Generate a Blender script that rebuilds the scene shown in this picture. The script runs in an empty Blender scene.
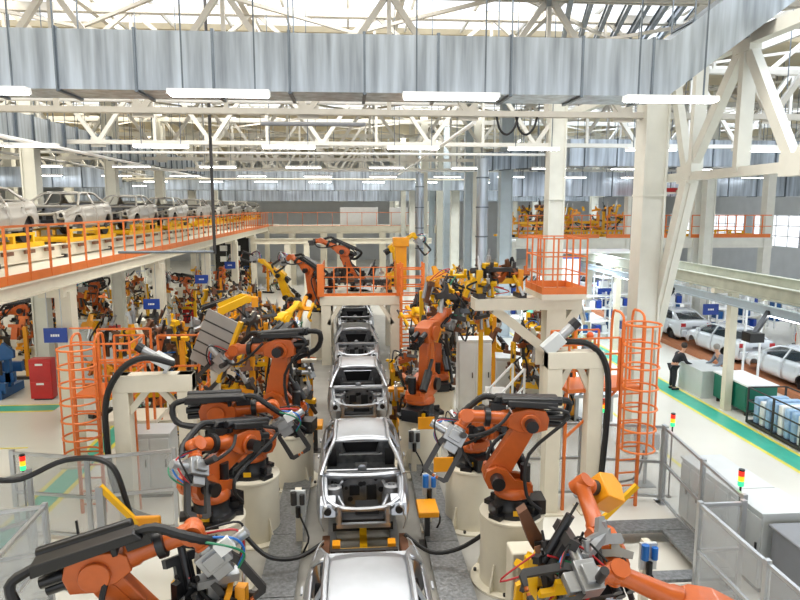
import bpy, math, random
from mathutils import Matrix, Vector
C = bpy.context.scene.collection
PI = math.pi
R = math.radians
rnd = random.Random(7)

# ------------------------------------------------------------------ materials
def lin(h):
    h = h.lstrip('#'); o = []
    for i in (0, 2, 4):
        c = int(h[i:i+2], 16) / 255
        o.append(c/12.92 if c <= .04045 else ((c+.055)/1.055)**2.4)
    return (*o, 1)

def mat(name, col, rough=.5, metal=0, var=.08, scale=3., bump=0., coat=0, stretch=(1,1,1)):
    m = bpy.data.materials.new(name); m.use_nodes = True
    nt = m.node_tree; b = nt.nodes['Principled BSDF']
    tc = nt.nodes.new('ShaderNodeTexCoord'); mp = nt.nodes.new('ShaderNodeMapping')
    mp.inputs['Scale'].default_value = stretch
    nt.links.new(tc.outputs['Object'], mp.inputs[0])
    n = nt.nodes.new('ShaderNodeTexNoise'); n.inputs['Scale'].default_value = scale; n.inputs['Detail'].default_value = 4
    nt.links.new(mp.outputs[0], n.inputs['Vector'])
    r = nt.nodes.new('ShaderNodeValToRGB')
    c = lin(col)
    r.color_ramp.elements[0].position = .3; r.color_ramp.elements[1].position = .7
    r.color_ramp.elements[0].color = tuple(max(0, x*(1-var)) for x in c[:3]) + (1,)
    r.color_ramp.elements[1].color = tuple(min(1, x*(1+var)) for x in c[:3]) + (1,)
    nt.links.new(n.outputs['Fac'], r.inputs[0]); nt.links.new(r.outputs[0], b.inputs['Base Color'])
    b.inputs['Roughness'].default_value = rough; b.inputs['Metallic'].default_value = metal
    if coat: b.inputs['Coat Weight'].default_value = coat
    if bump:
        bn = nt.nodes.new('ShaderNodeBump'); bn.inputs['Strength'].default_value = bump; bn.inputs['Distance'].default_value = .02
        nt.links.new(n.outputs['Fac'], bn.inputs['Height']); nt.links.new(bn.outputs[0], b.inputs['Normal'])
    return m

def emit(name, col, s):
    m = bpy.data.materials.new(name); m.use_nodes = True
    b = m.node_tree.nodes['Principled BSDF']
    b.inputs['Base Color'].default_value = lin(col); b.inputs['Emission Color'].default_value = lin(col)
    b.inputs['Emission Strength'].default_value = s
    return m

M = dict(
    truss=mat('roof_steel', '#bfbbb1', .5, 0, .06), truss_white=mat('white_roof_steel', '#d2d1ca', .5, 0, .05),
    cream=mat('cream_paint', '#dcd6c4', .45, 0, .04), steel_white=mat('white_paint', '#dcdbd2', .45, 0, .05),
    column=mat('column_paint', '#d6d6cc', .5, 0, .04),
    bluegrey=mat('blue_grey_paint', '#a9b6be', .45, 0, .05),
    rail=mat('orange_rail_paint', '#df7733', .4, 0, .06), robot=mat('robot_orange', '#bd5a1e', .36, 0, .1, 4, 0, .2),
    yellow=mat('yellow_paint', '#eab308', .4, 0, .07), amber=mat('amber_paint', '#e79a14', .4, 0, .06),
    black=mat('black_plastic', '#131417', .35, 0, .2), rubber=mat('black_rubber', '#101113', .5, 0, .2),
    iron=mat('dark_iron', '#3d3c3c', .45, .4, .2), brown=mat('rusty_brown', '#6e4a35', .55, .2, .25),
    steel=mat('grey_steel', '#a7a9ab', .35, .7, .1), lightsteel=mat('aluminium', '#b9bcbf', .35, .75, .08),
    galv=mat('galvanised_sheet', '#a9b2bb', .3, .82, .38, 3.4, .06, 0, (1.6, 1.6, .12)),
    galv_side=mat('galvanised_frame', '#6f7880', .42, .7, .15),
    bare=mat('bare_car_steel', '#b3b7bd', .33, .85, .08, 2), silver=mat('silver_primer', '#aeaaa1', .33, .35, .03, 2, 0, .3),
    white_car=mat('white_car_paint', '#d3d8dc', .2, .1, .02, 2, 0, .6), dark=mat('dark_cavity', '#212123', .6, .2, .2),
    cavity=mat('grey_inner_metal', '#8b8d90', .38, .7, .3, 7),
    blue=mat('sign_blue', '#173f9b', .4, 0, .05), machine_blue=mat('machine_blue', '#17518a', .45, 0, .1),
    hose_blue=mat('hose_blue', '#1f6fc4', .4), hose_green=mat('hose_green', '#1d7d58', .4), hose_red=mat('hose_red', '#b5262b', .4),
    red=mat('red_paint', '#c0201f', .35, 0, .06), green=mat('green_paint', '#0c6b58', .4, 0, .06),
    white=mat('white_enamel', '#eef0f0', .4, 0, .03), cabinet=mat('cabinet_grey', '#c7cccd', .4, 0, .03),
    darkgrey=mat('slate_grey', '#7d8085', .5, 0, .05), panelgrey=mat('shield_grey', '#9b9a97', .45, .2, .06),
    copper=mat('copper', '#b8683c', .35, .8, .1), tread=mat('tread_plate', '#85888a', .4, .6, .3, 16, .5),
    deck=mat('roof_deck', '#cbbfa2', .7, 0, .06, 2), wall=mat('wall_panel', '#c2c6ca', .7, 0, .05, 1.),
    wood=mat('brown_slat_deck', '#a86a44', .6, 0, .15, 5, 0, 0, (1, 8, 1)),
    skin=mat('skin', '#c99a7c', .55), cloth_dark=mat('dark_cloth', '#23242b', .8), cloth_grey=mat('grey_cloth', '#7c828c', .8),
    cloth_orange=mat('orange_cloth', '#e8622a', .7), hair=mat('hair_brown', '#3a2f28', .7), hair_grey=mat('hair_grey', '#8a8780', .7),
    lampglow=emit('fluorescent_glow', '#fbfdff', 18.), red_glow=emit('red_lens', '#ff2a1a', 1.2), amber_glow=emit('amber_lens', '#ffb020', 1.2),
    green_glow=emit('green_lens', '#35e08a', 1.2), screen=emit('sign_red', '#d3122c', .7),
)

def clear(name, col, a):
    m = bpy.data.materials.new(name); m.use_nodes = True
    nt = m.node_tree; b = nt.nodes['Principled BSDF']
    b.inputs['Base Color'].default_value = lin(col); b.inputs['Roughness'].default_value = .08
    t = nt.nodes.new('ShaderNodeBsdfTransparent'); x = nt.nodes.new('ShaderNodeMixShader'); x.inputs[0].default_value = a
    nt.links.new(t.outputs[0], x.inputs[1]); nt.links.new(b.outputs[0], x.inputs[2])
    nt.links.new(x.outputs[0], nt.nodes['Material Output'].inputs[0])
    return m
M['clear'] = clear('clear_polycarbonate', '#c3c9cc', .3)
M['glass'] = clear('tinted_glass', '#3b454b', .55)

# floor: pale glossy epoxy with faint scuffs
def floor_mat():
    m = mat('epoxy_floor', '#e6e5dc', .22, 0, .03, .5)
    nt = m.node_tree; b = nt.nodes['Principled BSDF']
    n = nt.nodes.new('ShaderNodeTexNoise'); n.inputs['Scale'].default_value = 1.7; n.inputs['Detail'].default_value = 8
    tc = nt.nodes['Texture Coordinate']; nt.links.new(tc.outputs['Object'], n.inputs['Vector'])
    mr = nt.nodes.new('ShaderNodeMapRange'); mr.inputs['To Min'].default_value = .16; mr.inputs['To Max'].default_value = .26
    nt.links.new(n.outputs['Fac'], mr.inputs[0]); nt.links.new(mr.outputs[0], b.inputs['Roughness'])
    return m
M['floor'] = floor_mat()
M['mark_green'] = mat('floor_green', '#45b89f', .3, 0, .06, 4)
M['mark_yellow'] = mat('floor_yellow', '#ece05a', .35, 0, .06, 4)
M['mark_grey'] = mat('floor_concrete', '#a5a39c', .5, 0, .1, 2)

# ------------------------------------------------------------------ mesh building
class MB:
    def __init__(s, m=None): s.v = []; s.f = []; s.M = m or Matrix()
    def add(s, vs, fs):
        o = len(s.v); s.v += [tuple(s.M @ Vector(v)) for v in vs]
        s.f += [tuple(i+o for i in f) for f in fs]; return s
    def box(s, c, d, rz=0):
        x, y, z = d[0]/2, d[1]/2, d[2]/2; m = Matrix.Translation(c) @ Matrix.Rotation(rz, 4, 'Z')
        vs = [m @ Vector(p) for p in ((-x,-y,-z),(x,-y,-z),(x,y,-z),(-x,y,-z),(-x,-y,z),(x,-y,z),(x,y,z),(-x,y,z))]
        return s.add(vs, [(0,3,2,1),(4,5,6,7),(0,1,5,4),(1,2,6,5),(2,3,7,6),(3,0,4,7)])
    def bx(s, a, b): return s.box([(a[i]+b[i])/2 for i in range(3)], [abs(b[i]-a[i]) for i in range(3)])
    def frame(s, p, q, up):
        d = Vector(q)-Vector(p); L = d.length; d.normalize(); u = Vector(up)
        if abs(d.dot(u)) > .98: u = Vector((1,0,0)) if abs(d.x) < .9 else Vector((0,1,0))
        a = d.cross(u).normalized(); return d, a, a.cross(d), L
    def bar(s, p, q, w, h=None, up=(0,0,1)):
        h = h or w; d, a, b, L = s.frame(p, q, up); p = Vector(p); q = Vector(q); vs = []
        for o in (p, q):
            for i, j in ((-1,-1),(1,-1),(1,1),(-1,1)): vs.append(o + a*(w/2*i) + b*(h/2*j))
        return s.add(vs, [(0,1,2,3),(7,6,5,4),(0,4,5,1),(1,5,6,2),(2,6,7,3),(3,7,4,0)])
    def ibeam(s, p, q, w, h, t=.03):
        d, a, b, L = s.frame(p, q, (0,0,1)); p = Vector(p); q = Vector(q)
        s.bar(p, q, t, h); s.bar(p+b*(h/2), q+b*(h/2), w, t); return s.bar(p-b*(h/2), q-b*(h/2), w, t)
    def cyl(s, p, q, r, r2=None, n=12):
        r2 = r if r2 is None else r2; d, a, b, L = s.frame(p, q, (0,0,1)); p = Vector(p); q = Vector(q); vs = []
        for o, rr in ((p, r), (q, r2)):
            for k in range(n): t = 2*PI*k/n; vs.append(o + a*(rr*math.cos(t)) + b*(rr*math.sin(t)))
        return s.add(vs, [tuple(range(n))[::-1], tuple(range(n, 2*n))] + [(k, (k+1) % n, n+(k+1) % n, n+k) for k in range(n)])
    def tube(s, pts, r, n=7, sm=3, cable=0):
        P = [Vector(p) for p in pts]
        if sm and len(P) > 2:
            Q = []
            for i in range(len(P)-1):
                a = P[max(i-1,0)]; b = P[i]; c = P[i+1]; d = P[min(i+2,len(P)-1)]
                for k in range(sm):
                    t = k/sm; Q.append(.5*((2*b)+(c-a)*t+(2*a-5*b+4*c-d)*t*t+(3*b-a-3*c+d)*t**3))
            Q.append(P[-1]); P = Q
        vs = []; N = len(P); u = None
        for i in range(N):
            d = (P[min(i+1,N-1)]-P[max(i-1,0)]).normalized()
            if u is None: u = d.orthogonal().normalized()
            u = (u - d*u.dot(d)); u = u.normalized() if u.length > 1e-6 else d.orthogonal().normalized()
            w = d.cross(u); rr = r*(1+cable*(i % 2))
            for k in range(n): t = 2*PI*k/n; vs.append(P[i]+u*(rr*math.cos(t))+w*(rr*math.sin(t)))
        fs = [(i*n+k, i*n+(k+1) % n, (i+1)*n+(k+1) % n, (i+1)*n+k) for i in range(N-1) for k in range(n)]
        return s.add(vs, fs+[tuple(range(n))[::-1], tuple(range((N-1)*n, N*n))])
    def lathe(s, prof, c=(0,0,0), n=24, axis='Z'):
        vs = []; c = Vector(c)
        for r, z in prof:
            for k in range(n):
                t = 2*PI*k/n; a, b = r*math.cos(t), r*math.sin(t)
                vs.append(c + Vector({'Z':(a,b,z),'X':(z,a,b),'Y':(b,z,a)}[axis]))
        m = len(prof)
        fs = [(i*n+k, i*n+(k+1) % n, (i+1)*n+(k+1) % n, (i+1)*n+k) for i in range(m-1) for k in range(n)]
        return s.add(vs, fs+[tuple(range(n))[::-1], tuple(range((m-1)*n, m*n))])
    def prism(s, poly, a, b, axis='Y'):
        def P(u, w, t): return {'Y':(u,t,w),'X':(t,u,w),'Z':(u,w,t)}[axis]
        n = len(poly); vs = [P(u,w,a) for u,w in poly]+[P(u,w,b) for u,w in poly]
        return s.add(vs, [tuple(range(n)), tuple(range(n,2*n))[::-1]]+[(k,n+k,n+(k+1) % n,(k+1) % n) for k in range(n)])
    def grid(s, rows):
        m = len(rows); n = len(rows[0]); vs = [p for r in rows for p in r]
        return s.add(vs, [(i*n+k, i*n+k+1, (i+1)*n+k+1, (i+1)*n+k) for i in range(m-1) for k in range(n-1)])
    def ball(s, c, r, n=12, sz=1):
        return s.lathe([(max(1e-3, r*math.sin(PI*i/8)), -r*sz*math.cos(PI*i/8)) for i in range(9)], c, n)
    def build(s, name, m, parent=None, loc=None, smooth=True, thick=0, bevel=0):
        me = bpy.data.meshes.new(name); me.from_pydata(s.v, [], s.f); me.materials.append(M[m] if isinstance(m, str) else m)
        me.validate()
        import bmesh
        b = bmesh.new(); b.from_mesh(me); bmesh.ops.recalc_face_normals(b, faces=b.faces); b.to_mesh(me); b.free()
        if smooth:
            me.shade_smooth(); me.set_sharp_from_angle(angle=R(35))
        o = bpy.data.objects.new(name, me); C.objects.link(o)
        if parent is not None: o.parent = parent
        if loc: o.location = loc
        if thick:
            md = o.modifiers.new('thickness', 'SOLIDIFY'); md.thickness = thick; md.offset = 0
        if bevel:
            md = o.modifiers.new('edge', 'BEVEL'); md.width = bevel; md.segments = 2; md.limit_method = 'ANGLE'
        return o

def tag(o, label, cat, group=None, kind=None):
    o['label'] = label; o['category'] = cat
    if group: o['group'] = group
    if kind: o['kind'] = kind
    return o
def T(name, label, cat, loc=(0,0,0), rz=0, group=None):
    o = bpy.data.objects.new(name, None); C.objects.link(o); o.empty_display_size = .2
    o.location = loc; o.rotation_euler = (0,0,rz); return tag(o, label, cat, group)
def ST(name, mb, m, label=None, smooth=False, bevel=0):
    o = mb.build(name, m, smooth=smooth, bevel=bevel); o['kind'] = 'structure'
    if label: o['label'] = label; o['category'] = name.rstrip('0123456789_').replace('_', ' ')
    return o
KIDS = {}
def kids(o): return [c for c in C.objects if c.parent == o]
def tree(o):
    return (o, [tree(c) for c in kids(o)])
def copy_tree(t, parent=None):
    o, ch = t; c = o.copy(); C.objects.link(c)
    if parent is not None: c.parent = parent
    for x in ch: copy_tree(x, c)
    return c
def dup(t, loc, rz, label=None, group=None, scale=None):
    c = copy_tree(t); c.location = loc; c.rotation_euler = (0,0,rz)
    if label: c['label'] = label
    if group: c['group'] = group
    if scale: c.scale = (scale,)*3
    return c
# ------------------------------------------------------------------ camera (a handheld 29 mm view from an upper walkway)
th = math.atan(92/650); ps = math.atan(50/650*math.cos(th))
cd = bpy.data.cameras.new('camera'); cam = bpy.data.objects.new('camera', cd); C.objects.link(cam)
cam.location = (0,0,6.6); cam.rotation_euler = (PI/2-th, 0, -ps); cd.sensor_width = 36; cd.lens = 36*650/800; cd.clip_end = 400
bpy.context.scene.camera = cam

# ------------------------------------------------------------------ setting
ST('floor', MB().box((0,38,-.1), (76,104,.2)), 'floor')
GY = [16.7+8*k for k in range(8)]
ROOF = 12.7
# roof deck between transverse skylight strips
SKY = [(8.2,12.6),(17.4,24.0),(39.5,43.2),(56,58.5)]
e = -12; mb = MB()
for a, b in SKY+[(86,86)]:
    mb.bx((-38,e,ROOF), (38,a,ROOF+.2)); e = b
for k in range(24):                                          # profiled steel ribs under the deck
    pass
ST('ceiling', mb, 'deck')
n = 0
for a, b in SKY:                                             # glazing bars of the skylights, a pane thick
    n += 1; mb = MB()
    for k in range(39): mb.bar((-38+2*k,a,ROOF+.1), (-38+2*k,b,ROOF+.1), .07, .1)
    for f in (.33,.66): mb.bar((-38,a+(b-a)*f,ROOF+.1), (38,a+(b-a)*f,ROOF+.1), .07, .1)
    ST('window_%d' % n, mb, 'steel_white')
ST('wall_back', MB().bx((-38,84,0), (38,84.3,ROOF)), 'wall')
ST('wall_left', MB().bx((-38.3,-12,0), (-38,84,ROOF)), 'wall')
mb = MB(); WZ = (3.2, 6.0)
mb.bx((38,-12,0), (38.3,84,WZ[0])); mb.bx((38,-12,WZ[1]), (38.3,84,ROOF))
for k in range(13): mb.bx((38,-12+8*k-.7,WZ[0]), (38.3,-12+8*k+.7,WZ[1]))
ST('wall_right', mb, 'wall')
for k in range(12):
    n += 1; y = -12+8*k; mb = MB()
    for j in range(5): mb.bar((38.15,y+.7+1.65*j,WZ[0]), (38.15,y+.7+1.65*j,WZ[1]), .08)
    for j in range(4): mb.bar((38.15,y+.7,WZ[0]+.92*j), (38.15,y+7.3,WZ[0]+.92*j), .08)
    ST('window_%d' % n, mb, 'white')

# painted floor markings
def mark(n, x0, y0, x1, y1, m): ST('trim_%d' % n, MB().bx((x0,y0,.001), (x1,y1,.004)), m)
mark(1, 11.3,8,11.95,60,'mark_green'); mark(2, 11.18,8,11.3,60,'mark_yellow'); mark(3, 11.95,8,12.07,60,'mark_yellow')
mark(4, -7.25,11,-6.75,22,'mark_green'); mark(5, -7.37,11,-7.25,22,'mark_yellow'); mark(6, -6.75,11,-6.63,22,'mark_yellow')
mark(7, -24,21.5,-9.8,22.1,'mark_green'); mark(8, -24,22.1,-9.8,22.2,'mark_yellow'); mark(9, -24,21.38,-9.8,21.5,'mark_yellow')
mark(10, -20,18.0,-9,18.1,'mark_yellow'); mark(11, -12,11,-11.9,18,'mark_yellow')
mark(12, -2.6,5,3.0,40,'mark_grey'); mark(13, 8.4,12.5,8.5,40,'mark_yellow')

# columns: boxed twin-channel steel, one object each
def column(x, y, w=.55, z1=ROOF, m='column'):
    mb = MB(); h = w/2
    mb.bx((x-h,y-h,0), (x-h+.06,y+h,z1)); mb.bx((x+h-.06,y-h,0), (x+h,y+h,z1))
    mb.bx((x-h+.06,y-h+.05,0), (x+h-.06,y+h-.05,z1)); mb.bx((x-h-.12,y-h-.12,0), (x+h+.12,y+h+.12,.06))
    for z in (3.4, 6.9): mb.bx((x-h-.015,y-h-.015,z), (x+h+.015,y+h+.015,z+.05))
    ST('column', mb, m, bevel=0)
for k, y in enumerate(GY):
    column(7.82, y, .62, 10.0 if k == 0 else ROOF, m='column' if k != 2 else 'bluegrey')
    if k > 0: column(-11.4, y, .5)
    if k > 0: column(18.5, y, .5)
    if k > 2: column(-20, y, .5)
for y in GY[2:6]: column(6.4, y+2.6, .42, m='bluegrey')
for y in GY[3:]: column(4.6, y, .4)

# transverse roof trusses
def truss(y, zb, zt, x0, x1, step, w, name='trim_truss'):
    mb = MB()
    for dy in (-.09,.09):
        mb.bar((x0,y+dy,zb), (x1,y+dy,zb), .06, .14); mb.bar((x0,y+dy,zt), (x1,y+dy,zt), .07, .24)
    x = x0; i = 0
    while x < x1-.1:
        a, b = ((zb,zt) if i % 2 == 0 else (zt,zb))
        mb.bar((x,y+.006*(i%2),a), (x+step,y+.006*(i%2),b), w-.02*(i%2), w); mb.box((x,y,a), (.5,.05,.34)); 
        if i % 2: mb.bar((x,y,zb), (x,y,zt), w*.7)
        x += step; i += 1
    o = ST('roof_truss', mb, 'truss' if y < 22 else 'truss_white'); return o
for k, y in enumerate(GY): truss(y, 8.95, 11.8, -37, 37, 2.0, .14)
truss(9.6, 11.2, 12.5, -37, 37, 1.6, .15); truss(20.7, 10.9, 12.4, -37, 37, 1.8, .12)
# longitudinal purlins and bracing under the roof
for i, x in enumerate([-30,-25.5,-21,-16.5,-12,-7.5,-3,1.5,6,10.5,15,19.5,24,28.5]):
    ST('roof_purlin', MB().ibeam((x,6,12.45), (x,80,12.45), .16, .3, .03), 'truss')
mb = MB()
for k in range(len(GY)-1):
    for x in range(-28, 29, 8): mb.bar((x,GY[k],11.9), (x+8,GY[k+1],11.9), .09); mb.bar((x+8,GY[k],11.8), (x,GY[k+1],11.8), .09)
ST('roof_bracing', mb, 'truss')
for i in range(9):                                           # close-set rafters seen past the duct on the right
    x = 4.2+i*.55; ST('roof_rafter', MB().ibeam((x,14,11.5+.1*i), (x+3.5,26,12.3), .12, .22, .03), 'galv_side')

# the deep truss along the right column line
mb = MB(); X = 8.25
mb.bar((X,4,7.36), (X,16.7,7.36), .22, .2); mb.bar((X,4,10.05), (X,24.7,10.05), .24, .26)
for i, (a, b) in enumerate((((13.5,10.05),(15.6,7.36)), ((13.5,10.05),(11.7,7.36)), ((16.6,10.05),(15.6,7.36)), ((9.6,10.05),(11.7,7.36)), ((9.6,10.05),(7.6,7.36)))):
    mb.bar((X+.003*i,a[0],a[1]), (X+.003*i,b[0],b[1]), .24, .205-.012*i, up=(1,0,0))
for y in (15.3, 13.45, 9.6): mb.bar((X+.02,y,7.36), (X+.02,y,10.05), .16, .3)
for y, z in ((13.5,10.0),(15.6,7.4),(11.7,7.4)): mb.box((X,y,z), (.26,.6,.42))
ST('roof_truss', mb, 'column')
ST('column_brace', MB().bar((X,15.5,7.3), (X-.05,17.1,2.4), .3, .32, up=(1,0,0)).bar((X,15.5,7.3), (X-.05,17.1,2.4), .36, .1, up=(1,0,0)), 'column')
for y0, y1 in ((32.7,40.7),(40.7,48.7)):
    mb = MB(); mb.bar((18.5,y0,7.5), (18.5,y1,7.5), .2); mb.bar((18.5,y0,10), (18.5,y1,10), .2)
    for k in range(4): a = y0+2*k; mb.bar((18.5,a,7.5 if k%2 else 10), (18.5,a+2,10 if k%2 else 7.5), .16)
    ST('roof_truss', mb, 'steel_white')

# ------------------------------------------------------------------ left mezzanine with conveyor
DK = 5.05; EX = -6.95
for k in range(-1, 6):
    y0 = GY[0]+8*k; y1 = y0+8
    mb = MB(); mb.bx((-13.4,y0,DK-.06), (EX,y1,DK)); ST('floor_mezzanine', mb, 'cream')
    mb = MB().ibeam((EX-.08,y0,DK-.2), (EX-.08,y1,DK-.2), .2, .28, .03); ST('beam', mb, 'cream')
    if k >= 0:
        mb = MB().ibeam((-13.4,y0,DK-.3), (EX-.1,y0,DK-.3), .34, .46, .04).bx((-7.6,y0-.4,DK-.62),(-7.0,y0+.4,DK-.36)); ST('beam', mb, 'cream')
        if True:
            mb = MB(); w = .19; cx = -7.12; mb.bx((cx-w,y0-w,0), (cx+w,y0+w,DK-.5)); mb.bx((cx-w-.12,y0-w-.12,0), (cx+w+.12,y0+w+.12,.05)); ST('column', mb, 'cream')
# cross mezzanine at the far end of the hall
mb = MB().bx((-13.4,56.7,DK-.06), (7.5,62,DK)); ST('floor_mezzanine', mb, 'cream')
ST('beam', MB().ibeam((-13.4,56.8,DK-.3), (7.5,56.8,DK-.3), .3, .6, .05), 'cream')
for x in (-5,-2.3,-.9,2.8,5.8): ST('column', MB().bx((x-.28,56.6,0), (x+.28,57.1,DK-.55)), 'cream')
ST('beam', MB().ibeam((-6.9,48,4.2), (6,48,4.2), .3, .35, .05), 'cream')
for x in (-4.6,-3.2,.2,3.4): ST('column', MB().bx((x-.2,47.9,0), (x+.2,48.3,4.1)), 'cream')
# right cross mezzanine
mb = MB().bx((8.6,33.4,DK-.06), (22.6,37.5,DK)); ST('floor_mezzanine', mb, 'steel_white')
ST('beam', MB().ibeam((8.6,33.4,DK-.28), (22.6,33.4,DK-.28), .24, .5, .04), 'steel_white')
for x in (14.7,18.35,22.3): ST('column', MB().bx((x-.22,33.3,0), (x+.22,33.8,7.2 if x<18 else 10)), 'steel_white')

def railing(p, q, label, cat='railing', n=8, h=1.17, kick=.18, mids=0, group=None, m='rail', w=.045):
    p = Vector(p); q = Vector(q); L = (q-p).length; t = T('safety_railing', label, cat, p, math.atan2(q.y-p.y, q.x-p.x), group)
    MB().bar((0,0,h), (L,0,h), w*1.1).build('top_rail', m, t)
    for j in range(mids): MB().bar((0,0,h*(j+1)/(mids+1)), (L,0,h*(j+1)/(mids+1)), w*.8).build('mid_rail', m, t)
    if kick: MB().bx((0,-.012,-.02), (L,.012,kick)).build('kick_plate', m, t)
    for k in range(n): x = L*(k+.02)/(n-.0+.04) if n > 2 else L*k; MB().bar((x,0,0), (x,0,h), w).build('post', m, t)
    return t
for k in range(-1, 5):
    y0 = GY[0]+8*k
    railing((EX,y0,DK), (EX,y0+7.98,DK), ['orange railing on the mezzanine edge nearest the camera, at the frame edge', 'orange railing on the mezzanine edge in front of the first grey car bodies','orange railing section on the mezzanine edge past the second bracket','orange railing section on the mezzanine behind the thin dark drop pipe','orange railing section far along the left mezzanine','last orange railing section before the cross mezzanine'][k+1])
railing((-13,56.75,DK), (7.4,56.75,DK), 'long orange railing across the far mezzanine below the grey back wall', n=16, kick=.06, w=.04)
railing((8.7,33.3,DK), (13,33.3,DK), 'orange railing on the right mezzanine behind the inclined brace', n=9, mids=1)
railing((13.4,33.3,DK), (17.5,33.3,DK), 'orange railing on the right mezzanine in front of yellow carriers, middle bay', n=9, mids=1)
railing((18,33.3,DK), (22.4,33.3,DK), 'orange railing on the right mezzanine in the bay at its outer end', n=9, mids=1)

# conveyor rails and yellow carriers on the mezzanine
CX = -9.85
for x, lb in ((CX+.75,'long cream conveyor rail on the mezzanine nearest the orange railing'), (CX-.75,'long cream conveyor rail on the mezzanine behind the carriers')):
    t = T('conveyor_rail', lb, 'conveyor', (x,9,DK))
    MB().ibeam((0,0,.25), (0,47,.25), .2, .36, .03).build('beam_section', 'cream', t)
    for k in range(40): MB().box((.12,1.2*k+.4,.34), (.06,.55,.1)).build('roller_guard', 'brown', t)
    for k in range(12): MB().box((0,4*k+.3,.06), (.3,.14,.12)).build('foot', 'iron', t)
# ------------------------------------------------------------------ car bodies (nose towards local -y)
def lerp(tab, y):
    for (a, u), (b, v) in zip(tab, tab[1:]):
        if y <= b: t = max(0, min(1, (y-a)/(b-a))); t = t*t*(3-2*t)*.5+t*.5; return u+(v-u)*t
    return tab[-1][1]
BELT = [(-2.15,.56),(-1.7,.665),(-1.05,.77),(-.2,.81),(1.0,.86),(1.6,.89),(1.95,.885),(2.15,.83)]
def half_w(y): return .905*(1-.15*max(0,(abs(y)-1.15)/1.0)**2.2)
def arch(y):
    b = .1
    for c in (-1.33, 1.33):
        d = .36**2-(y-c)**2
        if d > 0: b = max(b, .12+math.sqrt(d))
    return b
def skin_rows(y0, y1, sx, n=10, off=0):
    ys = sorted(set([y0+(y1-y0)*i/n for i in range(n+1)] + [c+d for c in (-1.33,1.33) for d in (-.359,-.33,-.25,-.12,0,.12,.25,.33,.359) if y0 < c+d < y1]))
    rows = []
    for y in ys:
        b = arch(y); bt = lerp(BELT, y); w = half_w(y); r = []
        for i in range(9):
            z = b+(bt-b)*i/8; q = (z-.1)/(bt-.1)
            x = w*(.925+.075*math.sin(PI*min(1,q*.98+.02)**.8)) - (.035 if .62 < q < .7 else .012*(q > .7)) - .05*max(0,q-.85)/.15 + off
            r.append((sx*x, y, z))
        rows.append(r)
    return rows
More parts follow.
